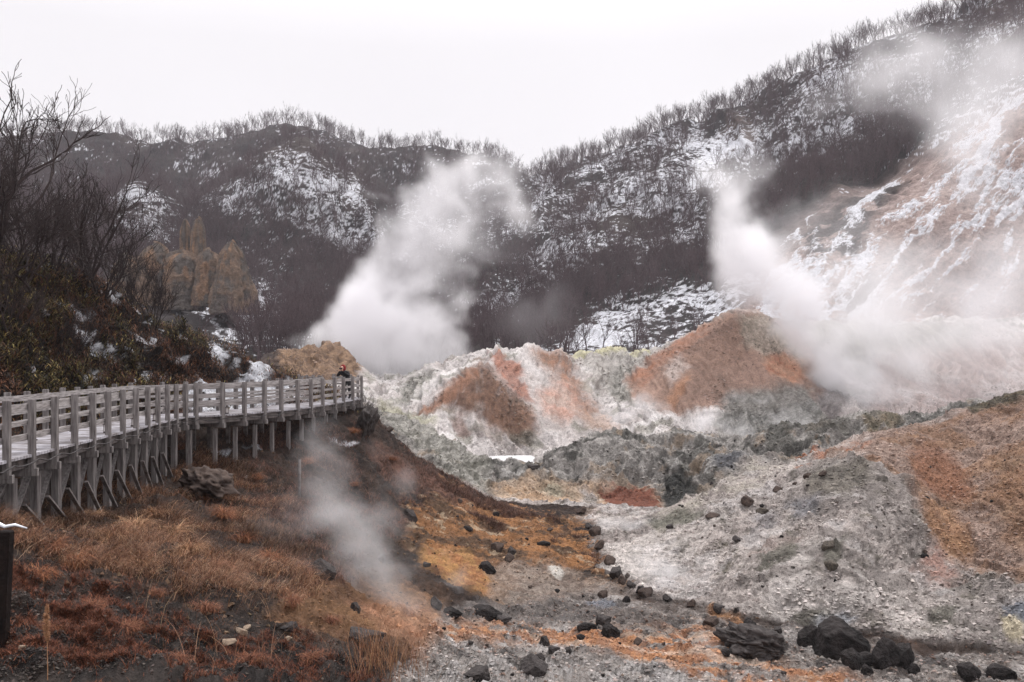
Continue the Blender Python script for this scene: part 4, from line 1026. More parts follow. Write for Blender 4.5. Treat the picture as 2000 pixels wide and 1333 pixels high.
spots = [  # X, Y of the foot, variant, height scale, rotation, label
 (-30, 560, 0, 1.12, .3, 'tallest bare tree at the left edge, its crown rising above the ridge'),
 (60, 600, 4, .92, 2.0, 'bare leaning tree just right of the tallest one at the left edge'),
 (165, 548, 1, .92, .6, 'bare multi-stem tree fanning out over the bamboo grass, trunk just left of the crags'),
 (200, 590, 2, .95, 1.1, 'slender bare tree in front of the fanning multi-stem tree'),
 (302, 642, 3, 1.1, .2, 'bare bush shaped like a fan at the crest below the rock crags'),
 (20, 520, 2, 1.0, 3.1, 'bare bushy tree behind the tallest tree at the left edge'),
 (105, 540, 1, .72, 4.0, 'bare tree with thin upright stems between the leaning and the fanning tree'),
 (262, 610, 3, .8, 2.5, 'small bare shrub left of the fan-shaped bush on the crest'),
 (-80, 620, 0, 1.0, 5.0, 'bare tree cut off by the left edge, in front of the tallest one'),
 (10, 660, 3, .9, 1.0, 'low bare shrub on the hillside near the left edge above the railing'),
 (130, 690, 3, .55, 4.4, 'low twiggy shrub among the snow patches above the railing'),
 (222, 545, 2, .75, 5.2, 'bare thin-stemmed tree right behind the fanning multi-stem tree'),
 (-60, 500, 4, .95, .9, 'bare tree at the back of the left-edge group'),
 (60, 505, 1, .95, 1.9, 'bare tree at the back, between tallest tree and leaning tree'),
 (712, 812, 3, .42, .5, 'small bare shrub at the far corner of the boardwalk'),
 (728, 835, 3, .34, 2.6, 'smallest bare shrub on the slope edge just past the boardwalk corner'),
]
for X, Y, v_, sc, rz, lab in spots:
    g_ = hit(X, Y, 24)
    if protos[v_] is None: protos[v_] = o = near_tree(lab, **prot[v_])
    else: o = copy_thing(protos[v_])
    tag(o, lab, 'tree' if v_ != 3 else 'shrub', 'bare trees on the left hillside' if X < 600 else 'shrubs at the boardwalk corner')
    o.name = 'bare_tree' if v_ != 3 else 'bare_shrub'
    o.location = g_+Vector((0, 0, -.05)); o.scale = (sc,)*3; o.rotation_euler = (0, 0, rz)

# forest trees: a few shapes, single meshes (a few pixels tall in the picture)
far = []
for s_ in range(6):
    a, b_ = tree_mesh(seed=60+s_, H=10.5, stems=1 if s_ % 3 else 2, spread=.1 if s_ % 3 else .28, depth=4, r0=.15, minr=.019, sides=(4, 3), kids=(2, 4), upw=.2, crown_from=.5, ang_rng=(.3, .75), split=.64)
    V = a[0]+b_[0]; F_ = a[1]+[tuple(i+len(a[0]) for i in f) for f in b_[1]]
    me_o = mk('forest_tree', (V, F_), M_bark_far); far.append(me_o.data)
    if s_: bpy.data.objects.remove(me_o)
    else: first_far = me_o
cnt = [0]
srcs = {}
def far_tree(p, label, group, sc, v_=None):
    v_ = rnd.randrange(6) if v_ is None else v_
    if cnt[0] == 0: o = first_far; o.data = far[v_]
    else: o = bpy.data.objects.new('forest_tree', far[v_]); C.objects.link(o)
    cnt[0] += 1; srcs.setdefault(v_, o)
    o.location = p; o.scale = (sc*rnd.uniform(.85, 1.15), sc*rnd.uniform(.85, 1.15), sc); o.rotation_euler = (rnd.uniform(-.06, .06), rnd.uniform(-.06, .06), rnd.uniform(0, 6.28))
    return tag(o, label, 'tree', group)
def crest_point(X, d0, d1):
    j = col_of(X); ok = (P1[:, j, 1] > d0) & (P1[:, j, 1] < d1); i = np.argmin(np.where(ok, PYd[:, j], 1e9)); return Vector(P1[i, j])
def crest_line(xa, xb, n, d0, d1, lab, grp, sc):
    for k in range(n):
        X = xa+(xb-xa)*(k+rnd.uniform(-.45, .45))/n; p = crest_point(X, d0, d1)
        far_tree(p+Vector((0, rnd.uniform(-1, 1), -.4)), lab, grp, sc*rnd.uniform(.5, .9))
crest_line(0, 430, 34, 440, 560, 'bare tree standing against the sky on the left part of the far ridge', 'skyline trees on the left part of the far ridge', 1.1)
crest_line(430, 680, 32, 440, 560, 'bare tree standing against the sky on the rounded top of the far ridge', 'skyline trees on the rounded top of the far ridge', 1.15)
crest_line(680, 870, 20, 440, 560, 'bare tree standing against the sky between the rounded top and the steam', 'skyline trees right of the rounded top', 1.1)
crest_line(870, 1035, 16, 440, 520, 'bare tree on the ridge line dropping towards the notch in the skyline', 'skyline trees dropping to the notch', .6)
crest_line(1040, 1250, 30, 330, 430, 'bare tree against the sky on the right ridge just above the notch', 'skyline trees of the right ridge above the notch', .95)
crest_line(1250, 1480, 34, 320, 400, 'bare tree against the sky halfway up the right ridge', 'skyline trees halfway up the right ridge', 1.0)
crest_line(1480, 1900, 52, 300, 380, 'bare tree against the sky on the highest part of the right ridge', 'skyline trees on the high right ridge', .85)
# visible points of the hills
vis = np.zeros(D0.shape, bool); cmn = np.minimum.accumulate(PYd, axis=0)
vis[1:] = PYd[1:] <= cmn[:-1]+22
hm = vis & row_hill & (PX > -120) & (PX < 2160) & (vrow < NC-1.7)
area = np.abs(np.gradient(PYd, axis=0))*1.9
notree = sstep(0, .25, poly('1340,780 1425,625 1470,530 1560,470 1700,370 1900,240 2100,150 2400,-50 2700,780', 25, d0=129, warp=.5))
for s_ in ('1320,330 1420,260 1500,270 1500,310 1420,330 1400,400 1360,400 1325,370', '1100,665 1200,620 1340,575 1400,590 1440,610 1390,650 1300,690 1100,700', '1640,590 1700,540 1730,560 1700,620 1650,625'):
    notree = np.maximum(notree, poly(s_, 12, d0=140)*.93)
notree = np.maximum(notree, poly('200,440 330,400 520,440 540,640 430,700 200,680', 20, d0=149, d1=212)*.97)
dens = (area+.35)*hm*(1-notree)*(.6+.8*thr(-.2, .2, 301, .05))*sstep(0, .5, vrow-(NEAR_N-1))
snl = np.clip(SN/.5, 0, 1); dens = dens*(1-.62*snl)*(poly('1380,540 1500,470 1600,420 1640,440 1560,500 1480,600 1400,650 1360,600', 20, d0=150)*-.8+1)
pr = (dens/dens.sum()).ravel()
pick = rng.choice(pr.size, 5600, replace=True, p=pr)
pts = P1.reshape(-1, 3)[pick]; jit = rng.normal(0, .6, pts.shape)*[1, 1, 0]; pts = pts+jit; pts[:, 2] -= .3
dX = PXd.ravel()[pick]; dY = PYd.ravel()[pick]; dd_ = pts[:, 1]
order = np.argsort(dd_)
ind = order[:300-cnt[0]-4]; rest = order[300-cnt[0]-4:]
for i in ind:
    far_tree(Vector(pts[i]), 'bare tree on the lowest part of the wooded slope behind the clay mounds', 'nearest trees on the wooded slope', rnd.uniform(.5, .85))
# the thousands beyond them: one object, instanced on points
n = len(rest); fme = bpy.data.meshes.new('forest'); fme.vertices.add(n); fme.vertices.foreach_set('co', pts[rest].astype(np.float32).ravel())
ars = fme.attributes.new('size', 'FLOAT', 'POINT'); ars.data.foreach_set('value', rng.uniform(.45, .95, n).astype(np.float32))
arr = fme.attributes.new('turn', 'FLOAT', 'POINT'); arr.data.foreach_set('value', rng.uniform(0, 6.28, n).astype(np.float32))
fo = bpy.data.objects.new('forest', fme); C.objects.link(fo)
tag(fo, 'leafless grey-brown forest covering both snowy hillsides', 'forest', kind='stuff')
def gn(o, name):
    g_ = bpy.data.node_groups.new(name, 'GeometryNodeTree'); g_.interface.new_socket('Geometry', in_out='INPUT', socket_type='NodeSocketGeometry'); g_.interface.new_socket('Geometry', in_out='OUTPUT', socket_type='NodeSocketGeometry')
    i_ = g_.nodes.new('NodeGroupInput'); o_ = g_.nodes.new('NodeGroupOutput'); md = o.modifiers.new(name, 'NODES'); md.node_group = g_; return g_, i_, o_
g_, gi, go = gn(fo, 'forest_scatter')
gti = g_.nodes.new('GeometryNodeGeometryToInstance')
for v_ in sorted(srcs):
    oi = g_.nodes.new('GeometryNodeObjectInfo'); oi.inputs['Object'].default_value = srcs[v_]; oi.inputs['As Instance'].default_value = False
    g2 = g_.nodes.new('GeometryNodeGeometryToInstance'); g_.links.new(oi.outputs['Geometry'], g2.inputs[0])
    jn = g_.nodes.get('J') or g_.nodes.new('GeometryNodeJoinGeometry'); jn.name = 'J'; g_.links.new(g2.outputs[0], jn.inputs[0])
iop = g_.nodes.new('GeometryNodeInstanceOnPoints'); iop.inputs['Pick Instance'].default_value = True
mtp = g_.nodes.new('GeometryNodeMeshToPoints'); g_.links.new(gi.outputs[0], mtp.inputs[0]); g_.links.new(mtp.outputs[0], iop.inputs['Points']); g_.links.new(jn.outputs[0], iop.inputs['Instance'])
for nm, so in (('size', 'Scale'), ('turn', 'Rotation')):
    na = g_.nodes.new('GeometryNodeInputNamedAttribute'); na.data_type = 'FLOAT'; na.inputs['Name'].default_value = nm
    if so == 'Rotation':
        cx_ = g_.nodes.new('ShaderNodeCombineXYZ'); g_.links.new(na.outputs[0], cx_.inputs[2]); e2 = g_.nodes.new('FunctionNodeEulerToRotation'); g_.links.new(cx_.outputs[0], e2.inputs[0]); g_.links.new(e2.outputs[0], iop.inputs[so])
    else: g_.links.new(na.outputs[0], iop.inputs[so])
g_.links.new(iop.outputs[0], go.inputs[0])

# ------------------------------------------------------------------ ground cover
def blade_mat(name, c1, c2, rough=.8):
    m, nt, b = new_mat(name, rough, .2); at_ = nt.nodes.new('ShaderNodeAttribute'); at_.attribute_name = 'Col'
    nt.links.new(at_.outputs['Color'], b.inputs['Base Color']); return m
M_blade = blade_mat('dry_blade', 0, 0)
def blades(name, label, cat, P, L, W, cols, lean=.5, curl=.5, seg=3, dirv=None, dspread=3.14, fold=0):
    """P roots (n,3); L lengths (n,), W widths (n,), cols (n,3) linear; arching tapered leaves"""
    n = len(P); az_ = rng.uniform(-dspread, dspread, n)+(0 if dirv is None else dirv)
    hx_, hy_ = np.cos(az_), np.sin(az_); ln = lean*rng.uniform(.4, 1.4, n); V = []; CC = []
    px_, pz_ = np.zeros(n), np.zeros(n); a = ln.copy(); tw = rng.uniform(-1, 1, n)
    wx_, wy_ = -np.sin(az_+tw), np.cos(az_+tw)
    for s_ in range(seg+1):
        t_ = s_/seg; ww = W*.5*((1-t_)**.7 if fold == 0 else math.sin(math.pi*min(max(t_, .08), .97)))
        c = np.stack([P[:, 0]+hx_*px_, P[:, 1]+hy_*px_, P[:, 2]+pz_], -1); wv_ = np.stack([wx_*ww, wy_*ww, 0*ww], -1)
        V += [c-wv_, c+wv_]; CC += [cols]*2
        px_ = px_+np.sin(a)*L/seg; pz_ = pz_+np.cos(a)*L/seg; a = a+curl*rng.uniform(.5, 1.5, n)/seg*1.6
    V = np.stack(V, 1).reshape(-1, 3); CC = np.stack(CC, 1).reshape(-1, 3); k = 2*(seg+1); b0 = np.arange(n)[:, None]*k
    Q = np.concatenate([b0+np.array([[2*s_, 2*s_+1, 2*s_+3, 2*s_+2]]) for s_ in range(seg)], 0)
    return tag(np_mesh(name, V, Q=Q, mats=[M_blade], colors=CC, smooth=True), label, cat, kind='stuff')
def scatter(mask, n, weight_world=True, gam=1.0):
    """points on the sheet, as many per photo pixel as the mask says"""
    ar = np.abs(np.gradient(PYd, axis=0)); ar = np.clip(ar, 0, 12)
    wgt = (mask*ar*vis2).astype(np.float64)
    wgt[:, (ux < -130) | (ux > 2170)] = 0
    pr_ = (wgt/wgt.sum()).ravel(); pk = rng.choice(pr_.size, n, p=pr_)
    i_, j_ = np.unravel_index(pk, D0.shape); i2 = np.minimum(i_+1, nV-1); j2 = np.minimum(j_+1, nU-1)
    u_, v_ = rng.random((n, 1)), rng.random((n, 1))
    return (P1[i_, j_]*(1-u_)+P1[i2, j_]*u_)*(1-v_)+(P1[i_, j2])*v_ if False else P1[i_, j_]+(P1[i2, j_]-P1[i_, j_])*u_+(P1[i_, j2]-P1[i_, j_])*v_, i_, j_
vis2 = np.zeros(D0.shape, bool); vis2[1:] = PYd[1:] <= cmn[:-1]+10; vis2 &= (PYd < 1345) & (PYd > 0)
def pick_cols(n, pal, var=.2):
    a = np.array([rgb(*c) for c in pal]); k = rng.integers(0, len(pal), n)
    return np.clip(a[k]*rng.uniform(1-var, 1+var, (n, 1))*rng.uniform(.93, 1.07, (n, 3)), .005, .9)
def clump(f, seed, lo, hi): return thr(lo, hi, seed, f)
ZS = slice(0, r_near)
pxl = lambda P: P[:, 1]/FPX*2        # size of a render pixel at the root
# bamboo grass on the hillside above the boardwalk
mk_ = Wsasa*(1-np.clip(sn2, 0, 1))*(1-smallsn)*(PX < 720)
upper = sstep(0, 40, (660-PY)+(PX-300)*.55)
P_, i_, j_ = scatter(mk_*(.3+clump(.9, 401, -.25, .1)), 52000)
gm = (fbm(P_[:, 0]*.35, P_[:, 1]*.35, P_[:, 2]*.35, o=3, seed=403) > -.05)
c_ = np.where(gm[:, None], pick_cols(len(P_), [(92, 84, 48), (56, 54, 34), (140, 122, 74), (36, 34, 26), (74, 54, 38), (30, 26, 22)], .4), pick_cols(len(P_), [(92, 60, 44), (60, 42, 34), (122, 86, 62), (40, 30, 27), (28, 22, 20)], .4))
Lh = rng.uniform(.12, .3, len(P_)); P_[:, 2] += rng.uniform(-.02, .42, len(P_))*(.4+.8*np.clip(fbm(P_[:, 0]*1.1, P_[:, 1]*1.1, o=2, seed=405)+.5, 0, 1))
blades('bamboo_grass', 'dark green and brown bamboo grass covering the hillside above the boardwalk', 'bamboo grass', P_, Lh, rng.uniform(.02, .045, len(P_)), c_, lean=.9, curl=.7, seg=2, fold=1)
P_, i_, j_ = scatter(mk_*(.35+clump(.5, 411, -.1, .2)), 20000)
blades('dry_grass', 'rust brown dry grass between the bamboo grass above the boardwalk', 'dry grass', P_, rng.uniform(.25, .6, len(P_)), np.maximum(.007, pxl(P_)*.3), pick_cols(len(P_), [(116, 72, 52), (80, 52, 42), (140, 94, 68), (52, 38, 32)], .35), lean=.45, curl=.9)
# snow crust lying in the bamboo grass
# slope under the boardwalk
wl = Wleft*(1-floor)*(1-och*.93)
lowL = poly('-200,1500 -200,1150 60,1120 200,1150 420,1230 560,1230 700,1270 800,1333 800,1500', 30, d0=2, d1=30)
straw = poly('-60,960 100,1000 170,950 300,930 420,880 520,940 560,1010 620,1130 600,1180 520,1190 400,1170 280,1150 150,1110 0,1090', 26, d0=5, d1=40)
mid = poly('300,860 600,800 720,800 800,880 960,980 1100,1050 1000,1040 820,1000 760,1060 640,1150 560,1100 480,960', 26, d0=20, d1=52)
P_, i_, j_ = scatter(wl*straw*(.04+clump(1.0, 421, .02, .14)), 44000)
c_ = pick_cols(len(P_), [(134, 98, 78), (94, 66, 52), (184, 150, 122), (48, 36, 31), (116, 82, 64), (150, 104, 74)], .45)
pn = fbm(P_[:, 0]*.45, P_[:, 1]*.45, o=3, seed=425)[:, None]; c_ = c_*np.where(pn > .05, 1.15, 1)*(1-.45*sstep(.0, -.25, pn))
blades('dry_grass', 'long straw-coloured dry grass bending over below the boardwalk posts', 'dry grass', P_, rng.uniform(.25, .62, len(P_))*(.6+.5*np.clip(fbm(P_[:, 0]*.9, P_[:, 1]*.9, o=2, seed=423)+.5, 0, 1)), np.maximum(.005, pxl(P_)*.3), c_, lean=.6, curl=1.3, dirv=-.4, dspread=1.7)
P_, i_, j_ = scatter(wl*lowL*(.03+clump(1.6, 431, .0, .12))*(.2+clump(5, 433, -.1, .15)), 80000)
c_ = pick_cols(len(P_), [(116, 68, 50), (82, 48, 38), (142, 88, 64), (44, 31, 28), (94, 64, 48)], .4)
blades('dry_groundcover', 'low rust-red dry tufts spread over the dark soil in the foreground', 'dry ground cover', P_, rng.uniform(.04, .11, len(P_)), rng.uniform(.003, .007, len(P_)), c_, lean=.7, curl=.6)
P_, i_, j_ = scatter(wl*mid*(.05+clump(1.0, 441, .02, .15)), 38000)
c_ = pick_cols(len(P_), [(112, 80, 68), (82, 60, 54), (142, 106, 90), (58, 45, 42)], .35)
blades('dry_grass', 'thin reddish brown grass on the middle slope under the far boardwalk stretch', 'dry grass', P_, rng.uniform(.15, .4, len(P_)), np.maximum(.006, pxl(P_)*.28), c_, lean=.7, curl=1.0)
# big arching tussocks
def tussock(seed, n, L, pal):
    global rng
    keep = rng; rng = np.random.default_rng(seed)
    P = np.stack([rng.normal(0, .07, n), rng.normal(0, .07, n), np.full(n, -.03)], -1)
    o = blades('grass_tussock', '', '', P, L*rng.uniform(.45, 1.1, n), rng.uniform(.004, .009, n), pick_cols(n, pal, .35), lean=.55, curl=1.5, seg=5)
    rng = keep; me_ = o.data; bpy.data.objects.remove(o); return me_
TM = [tussock(5, 700, .62, [(176, 132, 98), (140, 98, 70), (200, 160, 126), (96, 66, 50)]), tussock(6, 600, .55, [(150, 96, 66), (120, 74, 52), (176, 120, 84), (76, 50, 40)]), tussock(7, 420, .34, [(122, 76, 56), (92, 58, 46), (144, 98, 72)])]
for k, (X, Y, v_, sc) in enumerate([(265, 1035, 0, 1.25), (215, 1060, 0, 1.1), (330, 1050, 0, 1.1), (300, 1010, 0, 1.0), (430, 1010, 1, 1.1), (395, 975, 1, 1.1), (470, 1060, 1, 1.0), (360, 1085, 0, .95), (180, 1015, 0, .9), (520, 1095, 1, .9), (95, 1075, 1, .8), (145, 1110, 1, .8), (60, 1130, 1, .7), (420, 1110, 1, .8), (270, 1110, 0, .8), (600, 905, 1, .9), (345, 880, 1, .9), (500, 935, 1, .9), (300, 1165, 2, .9), (400, 1195, 2, 1), (170, 1190, 2, .8), (640, 1215, 2, .9), (690, 950, 1, .8), (760, 900, 1, .9), (680, 845, 1, 1.0), (780, 1025, 1, .9), (560, 1180, 2, 1), (240, 1230, 2, .7), (480, 1290, 2, .7), (600, 1290, 2, .9), (90, 1230, 2, .6), (330, 1290, 2, .6)]):
    o = bpy.data.objects.new('grass_tussock', TM[v_]); C.objects.link(o); o.location = hit(X, Y); o.scale = (sc, sc, sc*rnd.uniform(.8, 1.05)); o.rotation_euler = (rnd.uniform(-.1, .1), rnd.uniform(0, .25), rnd.uniform(0, 6.28))
    tag(o, ('arching tussock of pale straw-coloured grass below the boardwalk posts', 'arching tussock of rust-brown grass on the slope below the boardwalk', 'short dark brown grass tuft on the foreground soil')[v_], 'grass', ('pale grass tussocks', 'rust-brown grass tussocks', 'short brown grass tufts')[v_])
# twiggy tussocks along the crest of the ochre slope
cr = poly('820,930 900,950 1000,1000 1120,1040 1180,1100 1100,1080 980,1040 880,985', 10, d0=30, d1=52)
P_, i_, j_ = scatter(wl*0+cr*Wleft*clump(.8, 451, .0, .12), 12000)
blades('dry_shrubbery', 'dark brown twiggy tufts along the crest of the ochre slope', 'dry shrubs', P_, rng.uniform(.15, .4, len(P_)), np.maximum(.008, pxl(P_)*.25), pick_cols(len(P_), [(92, 66, 56), (66, 48, 42), (112, 80, 64)], .25), lean=.8, curl=.4)
# tall pale stems at the bottom
P_, i_, j_ = scatter(poly('700,1290 800,1290 830,1350 690,1350', 40, d0=5, d1=25), 420)
blades('tall_grass', 'tall thin pale grass stems rising in front of the steam at the bottom edge', 'grass', P_, rng.uniform(.35, 1.15, len(P_))*rng.uniform(.5, 1, len(P_)), np.full(len(P_), .006), pick_cols(len(P_), [(150, 108, 80), (120, 80, 58), (176, 136, 104)], .25), lean=.28, curl=.35, seg=4)
P_, i_, j_ = scatter(wl*poly('380,1010 640,1050 800,1180 720,1333 300,1333 250,1150', 20, d0=5, d1=30), 330)
blades('grass_stalks', 'scattered pale bent stalks standing above the brown grass', 'grass', P_, rng.uniform(.25, .7, len(P_)), np.full(len(P_), .004), pick_cols(len(P_), [(176, 140, 112), (140, 104, 80)], .2), lean=.35, curl=.9, seg=5)
# one reed plume at lower left
g_ = at(92, 1333+60, 8.2); hgt = (1393-1185)/FPX*8.2
M_reed = simple_mat('dry_reed', rgb(196, 152, 116), rgb(150, 108, 80), 40, .9, 0)
re_ = empty('reed', g_, 0, 'single pale reed with a feathery plume in the lower left corner', 'reed')
m = MB(); m.tube([(0, 0, 0), (.005, 0, hgt*.4), (.0, 0, hgt*.72), (.012, 0, hgt*.85)], [.004, .004, .003, .003], 5); m.build('stalk', M_reed, re_)
m = MB(); rr_ = random.Random(4)
for k in range(420):
    t_ = rr_.random(); c0 = Vector((.005-.012*math.sin(t_*3), 0, hgt*(.66+.34*t_))); a = rr_.uniform(0, 6.28); w_ = .034*math.sin(math.pi*(.12+.83*t_))**.7
    q = c0+Vector((math.cos(a)*w_, math.sin(a)*w_, rr_.uniform(.005, .03))); m.tube([c0, (c0+q)/2+Vector((0, 0, .006)), q], [.0016, .0022, .0008], 3, False)
m.build('plume', M_reed, re_)

# gravel: loose chips all over the mineral slopes
def chips(name, label, mask, n, lo, hi, pal, var=.3):
    P_, i_, j_ = scatter(mask, n); n = len(P_); lo *= .6; hi *= .75
    base = np.array([[1, 0, 0], [-1, 0, 0], [0, 1, 0], [0, -1, 0], [0, 0, 1], [0, 0, -1]], float)
    F0 = np.array([[0, 2, 4], [2, 1, 4], [1, 3, 4], [3, 0, 4], [2, 0, 5], [1, 2, 5], [3, 1, 5], [0, 3, 5]])
    sz = lo*(hi/lo)**(rng.random(n)**3.6)
    V = base[None]*rng.uniform(.5, 1.2, (n, 6, 1))+rng.normal(0, .22, (n, 6, 3)); V[:, :, 2] *= .7
    a = rng.uniform(0, 6.28, n); ca_, sa_ = np.cos(a)[:, None], np.sin(a)[:, None]
    V = np.stack([V[..., 0]*ca_-V[..., 1]*sa_, V[..., 0]*sa_+V[..., 1]*ca_, V[..., 2]], -1)*sz[:, None, None]+(P_+np.array([0, 0, .01]))[:, None, :]
    c_ = pick_cols(n, pal, var)*.22+COL[i_, j_]*.7*rng.uniform(.6, 1.25, (n, 1)); c_ = np.repeat(c_, 6, axis=0)
    F = (np.arange(n)[:, None, None]*6+F0[None]).reshape(-1, 3)
    return tag(np_mesh(name, V.reshape(-1, 3), F=F, mats=[M_blade], colors=c_, smooth=False), label, 'gravel', kind='stuff')
ZS = slice(0, r_near)
chips('gravel', 'grey and pale gravel strewn over the right-hand clay mound', Wright*(.25+clump(.7, 501, -.2, .2))*(1-br*.6), 34000, .018, .13, [(176, 166, 160), (120, 112, 106), (196, 188, 182), (90, 84, 78), (140, 130, 122)])
chips('gravel', 'brown gravel strewn over the rusty part of the right-hand mound', Wright*br, 20000, .02, .11, [(150, 118, 100), (178, 152, 136), (110, 82, 68), (132, 96, 74)])
chips('gravel', 'grey and rusty gravel on the flat in front', floor, 22000, .015, .09, [(150, 140, 134), (190, 182, 176), (90, 82, 78), (170, 112, 80), (60, 54, 52)])
chips('gravel', 'ochre and dark gravel on the slope between steam and gully', Wleft*(1-lowL)*(.2+och), 24000, .015, .10, [(140, 100, 62), (96, 70, 50), (70, 56, 48), (176, 140, 104), (120, 90, 66)])
chips('gravel', 'dark and pale grit between the foreground tufts', Wleft*lowL, 26000, .006, .035, [(110, 100, 94), (70, 62, 58), (150, 140, 132), (50, 44, 42)])
chips('rubble', 'dark and pale rubble on the grey lumps before the pool', Wlump, 13000, .04, .17, [(110, 110, 102), (150, 146, 138), (80, 80, 74), (176, 170, 162), (60, 60, 56)])
chips('rubble', 'pale and brown rubble on the clay mounds', Wback*sstep(78, 84, D0)*(D0 < 125)*clump(.3, 507, -.05, .2), 16000, .05, .26, [(150, 140, 130), (110, 96, 86), (190, 182, 176), (96, 90, 84)])

# ------------------------------------------------------------------ steam: real volumes
def steam(name, label, puffs, dens_mul, vox, noise_s, seed, lo=.38, hi=.72, warp=1.0, aniso=.0, erode=.55):
    me = bpy.data.meshes.new(name); C_ = []
    for X, Y, d, rx, ry, a in puffs:
        c_ = at(X, Y, d); s_ = d/FPX; C_.append((c_, rx*s_, ry*s_, a))
    lo_ = Vector([min(c[0][k]-max(c[1], c[2])*1.25 for c in C_) for k in range(3)]); hi_ = Vector([max(c[0][k]+max(c[1], c[2])*1.25 for c in C_) for k in range(3)])
    me.from_pydata([lo_, hi_], [], [])
    o = bpy.data.objects.new(name, me); C.objects.link(o); tag(o, label, 'steam', kind='stuff')
    mt = bpy.data.materials.new('steam_'+str(seed)); mt.use_nodes = True; t_ = mt.node_tree; t_.nodes.clear()
    pv = t_.nodes.new('ShaderNodeVolumePrincipled'); ou = t_.nodes.new('ShaderNodeOutputMaterial'); t_.links.new(pv.outputs[0], ou.inputs['Volume'])
    pv.inputs['Density'].default_value = dens_mul; pv.inputs['Color'].default_value = (.995, .99, 1.0, 1); pv.inputs['Anisotropy'].default_value = .25
    g_, gi, go = gn(o, name+'_field'); L = g_.links.new
    def M(op, a, b_=None, cl=False):
        q = g_.nodes.new('ShaderNodeMath'); q.operation = op; q.use_clamp = cl
        for k, v_ in enumerate((a, b_)):
            if v_ is None: continue
            if isinstance(v_, (int, float)): q.inputs[k].default_value = v_
            else: L(v_, q.inputs[k])
        return q.outputs[0]
    def VM(op, a, b_=None, sc=None):
        q = g_.nodes.new('ShaderNodeVectorMath'); q.operation = op
        for k, v_ in enumerate((a, b_)):
            if v_ is None: continue
            if isinstance(v_, tuple): q.inputs[k].default_value = v_
            else: L(v_, q.inputs[k])
        if sc is not None: q.inputs['Scale'].default_value = sc
        return q
    pos = g_.nodes.new('GeometryNodeInputPosition').outputs[0]
    pos_s = VM('ADD', pos, (seed*13.7, seed*7.1, 0)).outputs[0]
    nw = g_.nodes.new('ShaderNodeTexNoise'); nw.inputs['Scale'].default_value = noise_s*.45; nw.inputs['Detail'].default_value = 5; nw.inputs['Roughness'].default_value = .55; L(pos_s, nw.inputs['Vector'])
    avg_r = sum(max(c[1], c[2]) for c in C_)/len(C_)
    off = VM('SCALE', VM('SUBTRACT', nw.outputs['Color'], (.5, .5, .5)).outputs[0], sc=avg_r*2.6*warp).outputs[0]
    p = VM('ADD', pos, off).outputs[0]; acc = None
    for c_, rx, ry, a in C_:
        q = VM('SUBTRACT', p, tuple(c_)).outputs[0]; rd = (rx+ry)/2
        q = VM('DIVIDE', q, (rx, rd, ry)).outputs[0]; l_ = VM('LENGTH', q).outputs['Value']
        f = M('SUBTRACT', 1.0, M('MULTIPLY', l_, l_), cl=True); f = M('MULTIPLY', M('MULTIPLY', f, f), a)
        acc = f if acc is None else M('ADD', acc, f)
    nn = g_.nodes.new('ShaderNodeTexNoise'); nn.inputs['Scale'].default_value = noise_s; nn.inputs['Detail'].default_value = 6; nn.inputs['Roughness'].default_value = .62; nn.inputs['Distortion'].default_value = .8
    L(VM('ADD', pos_s, VM('SCALE', off, sc=.6).outputs[0]).outputs[0], nn.inputs['Vector'])
    mr_ = g_.nodes.new('ShaderNodeMapRange'); L(nn.outputs['Fac'], mr_.inputs[0]); mr_.inputs[1].default_value = lo; mr_.inputs[2].default_value = hi
    er = M('MULTIPLY', M('SUBTRACT', 1.0, mr_.outputs[0]), erode)
    dn = M('SUBTRACT', M('MINIMUM', acc, 1.5), er); dn = M('MAXIMUM', dn, 0.0); dn = M('POWER', dn, 1.35)
    vc = g_.nodes.new('GeometryNodeVolumeCube'); L(dn, vc.inputs['Density']); vc.inputs['Min'].default_value = lo_; vc.inputs['Max'].default_value = hi_
    rs_ = [max(8, min(330, int((hi_[k]-lo_[k])/vox))) for k in range(3)]
    for k, nm in enumerate(('X', 'Y', 'Z')): vc.inputs['Resolution '+nm].default_value = rs_[k]
    print('steam', name, seed, rs_, [round(hi_[k]-lo_[k], 1) for k in range(3)])
    sm = g_.nodes.new('GeometryNodeSetMaterial'); sm.inputs['Material'].default_value = mt; L(vc.outputs[0], sm.inputs[0]); L(sm.outputs[0], go.inputs[0])
    me.materials.append(mt)
    return o
steam('steam_cloud', 'dense white steam plume rising behind the person, leaning up to the right', [
 (680, 745, 122, 90, 70, .7), (770, 750, 122, 120, 90, 1), (860, 745, 123, 90, 70, .7), (690, 660, 122, 90, 90, .8), (755, 660, 122, 120, 110, 1), (840, 675, 123, 95, 90, .9), (705, 585, 122, 80, 90, .75), (765, 580, 122, 110, 100, .95), (825, 615, 123, 90, 90, .8),
 (725, 525, 121, 75, 75, .55), (785, 510, 121, 90, 90, .6), (840, 520, 122, 80, 80, .4), (800, 450, 121, 120, 110, .6), (840, 400, 121, 130, 110, .5), (890, 320, 121, 130, 70, .26), (970, 350, 122, 130, 70, .26), (1035, 400, 122, 110, 70, .26), (870, 350, 121, 130, 95, .46), (945, 365, 122, 140, 90, .36), (1010, 405, 122, 125, 85, .32), (900, 430, 122, 170, 120, .42), (980, 470, 123, 150, 120, .32), (890, 560, 123, 110, 110, .5), (700, 640, 121, 100, 110, .7), (880, 690, 123, 80, 80, .6), (640, 690, 122, 70, 70, .5), (890, 640, 123, 70, 90, .5)],
 .44, .3, .19, 1, lo=.34, hi=.7, erode=.75)
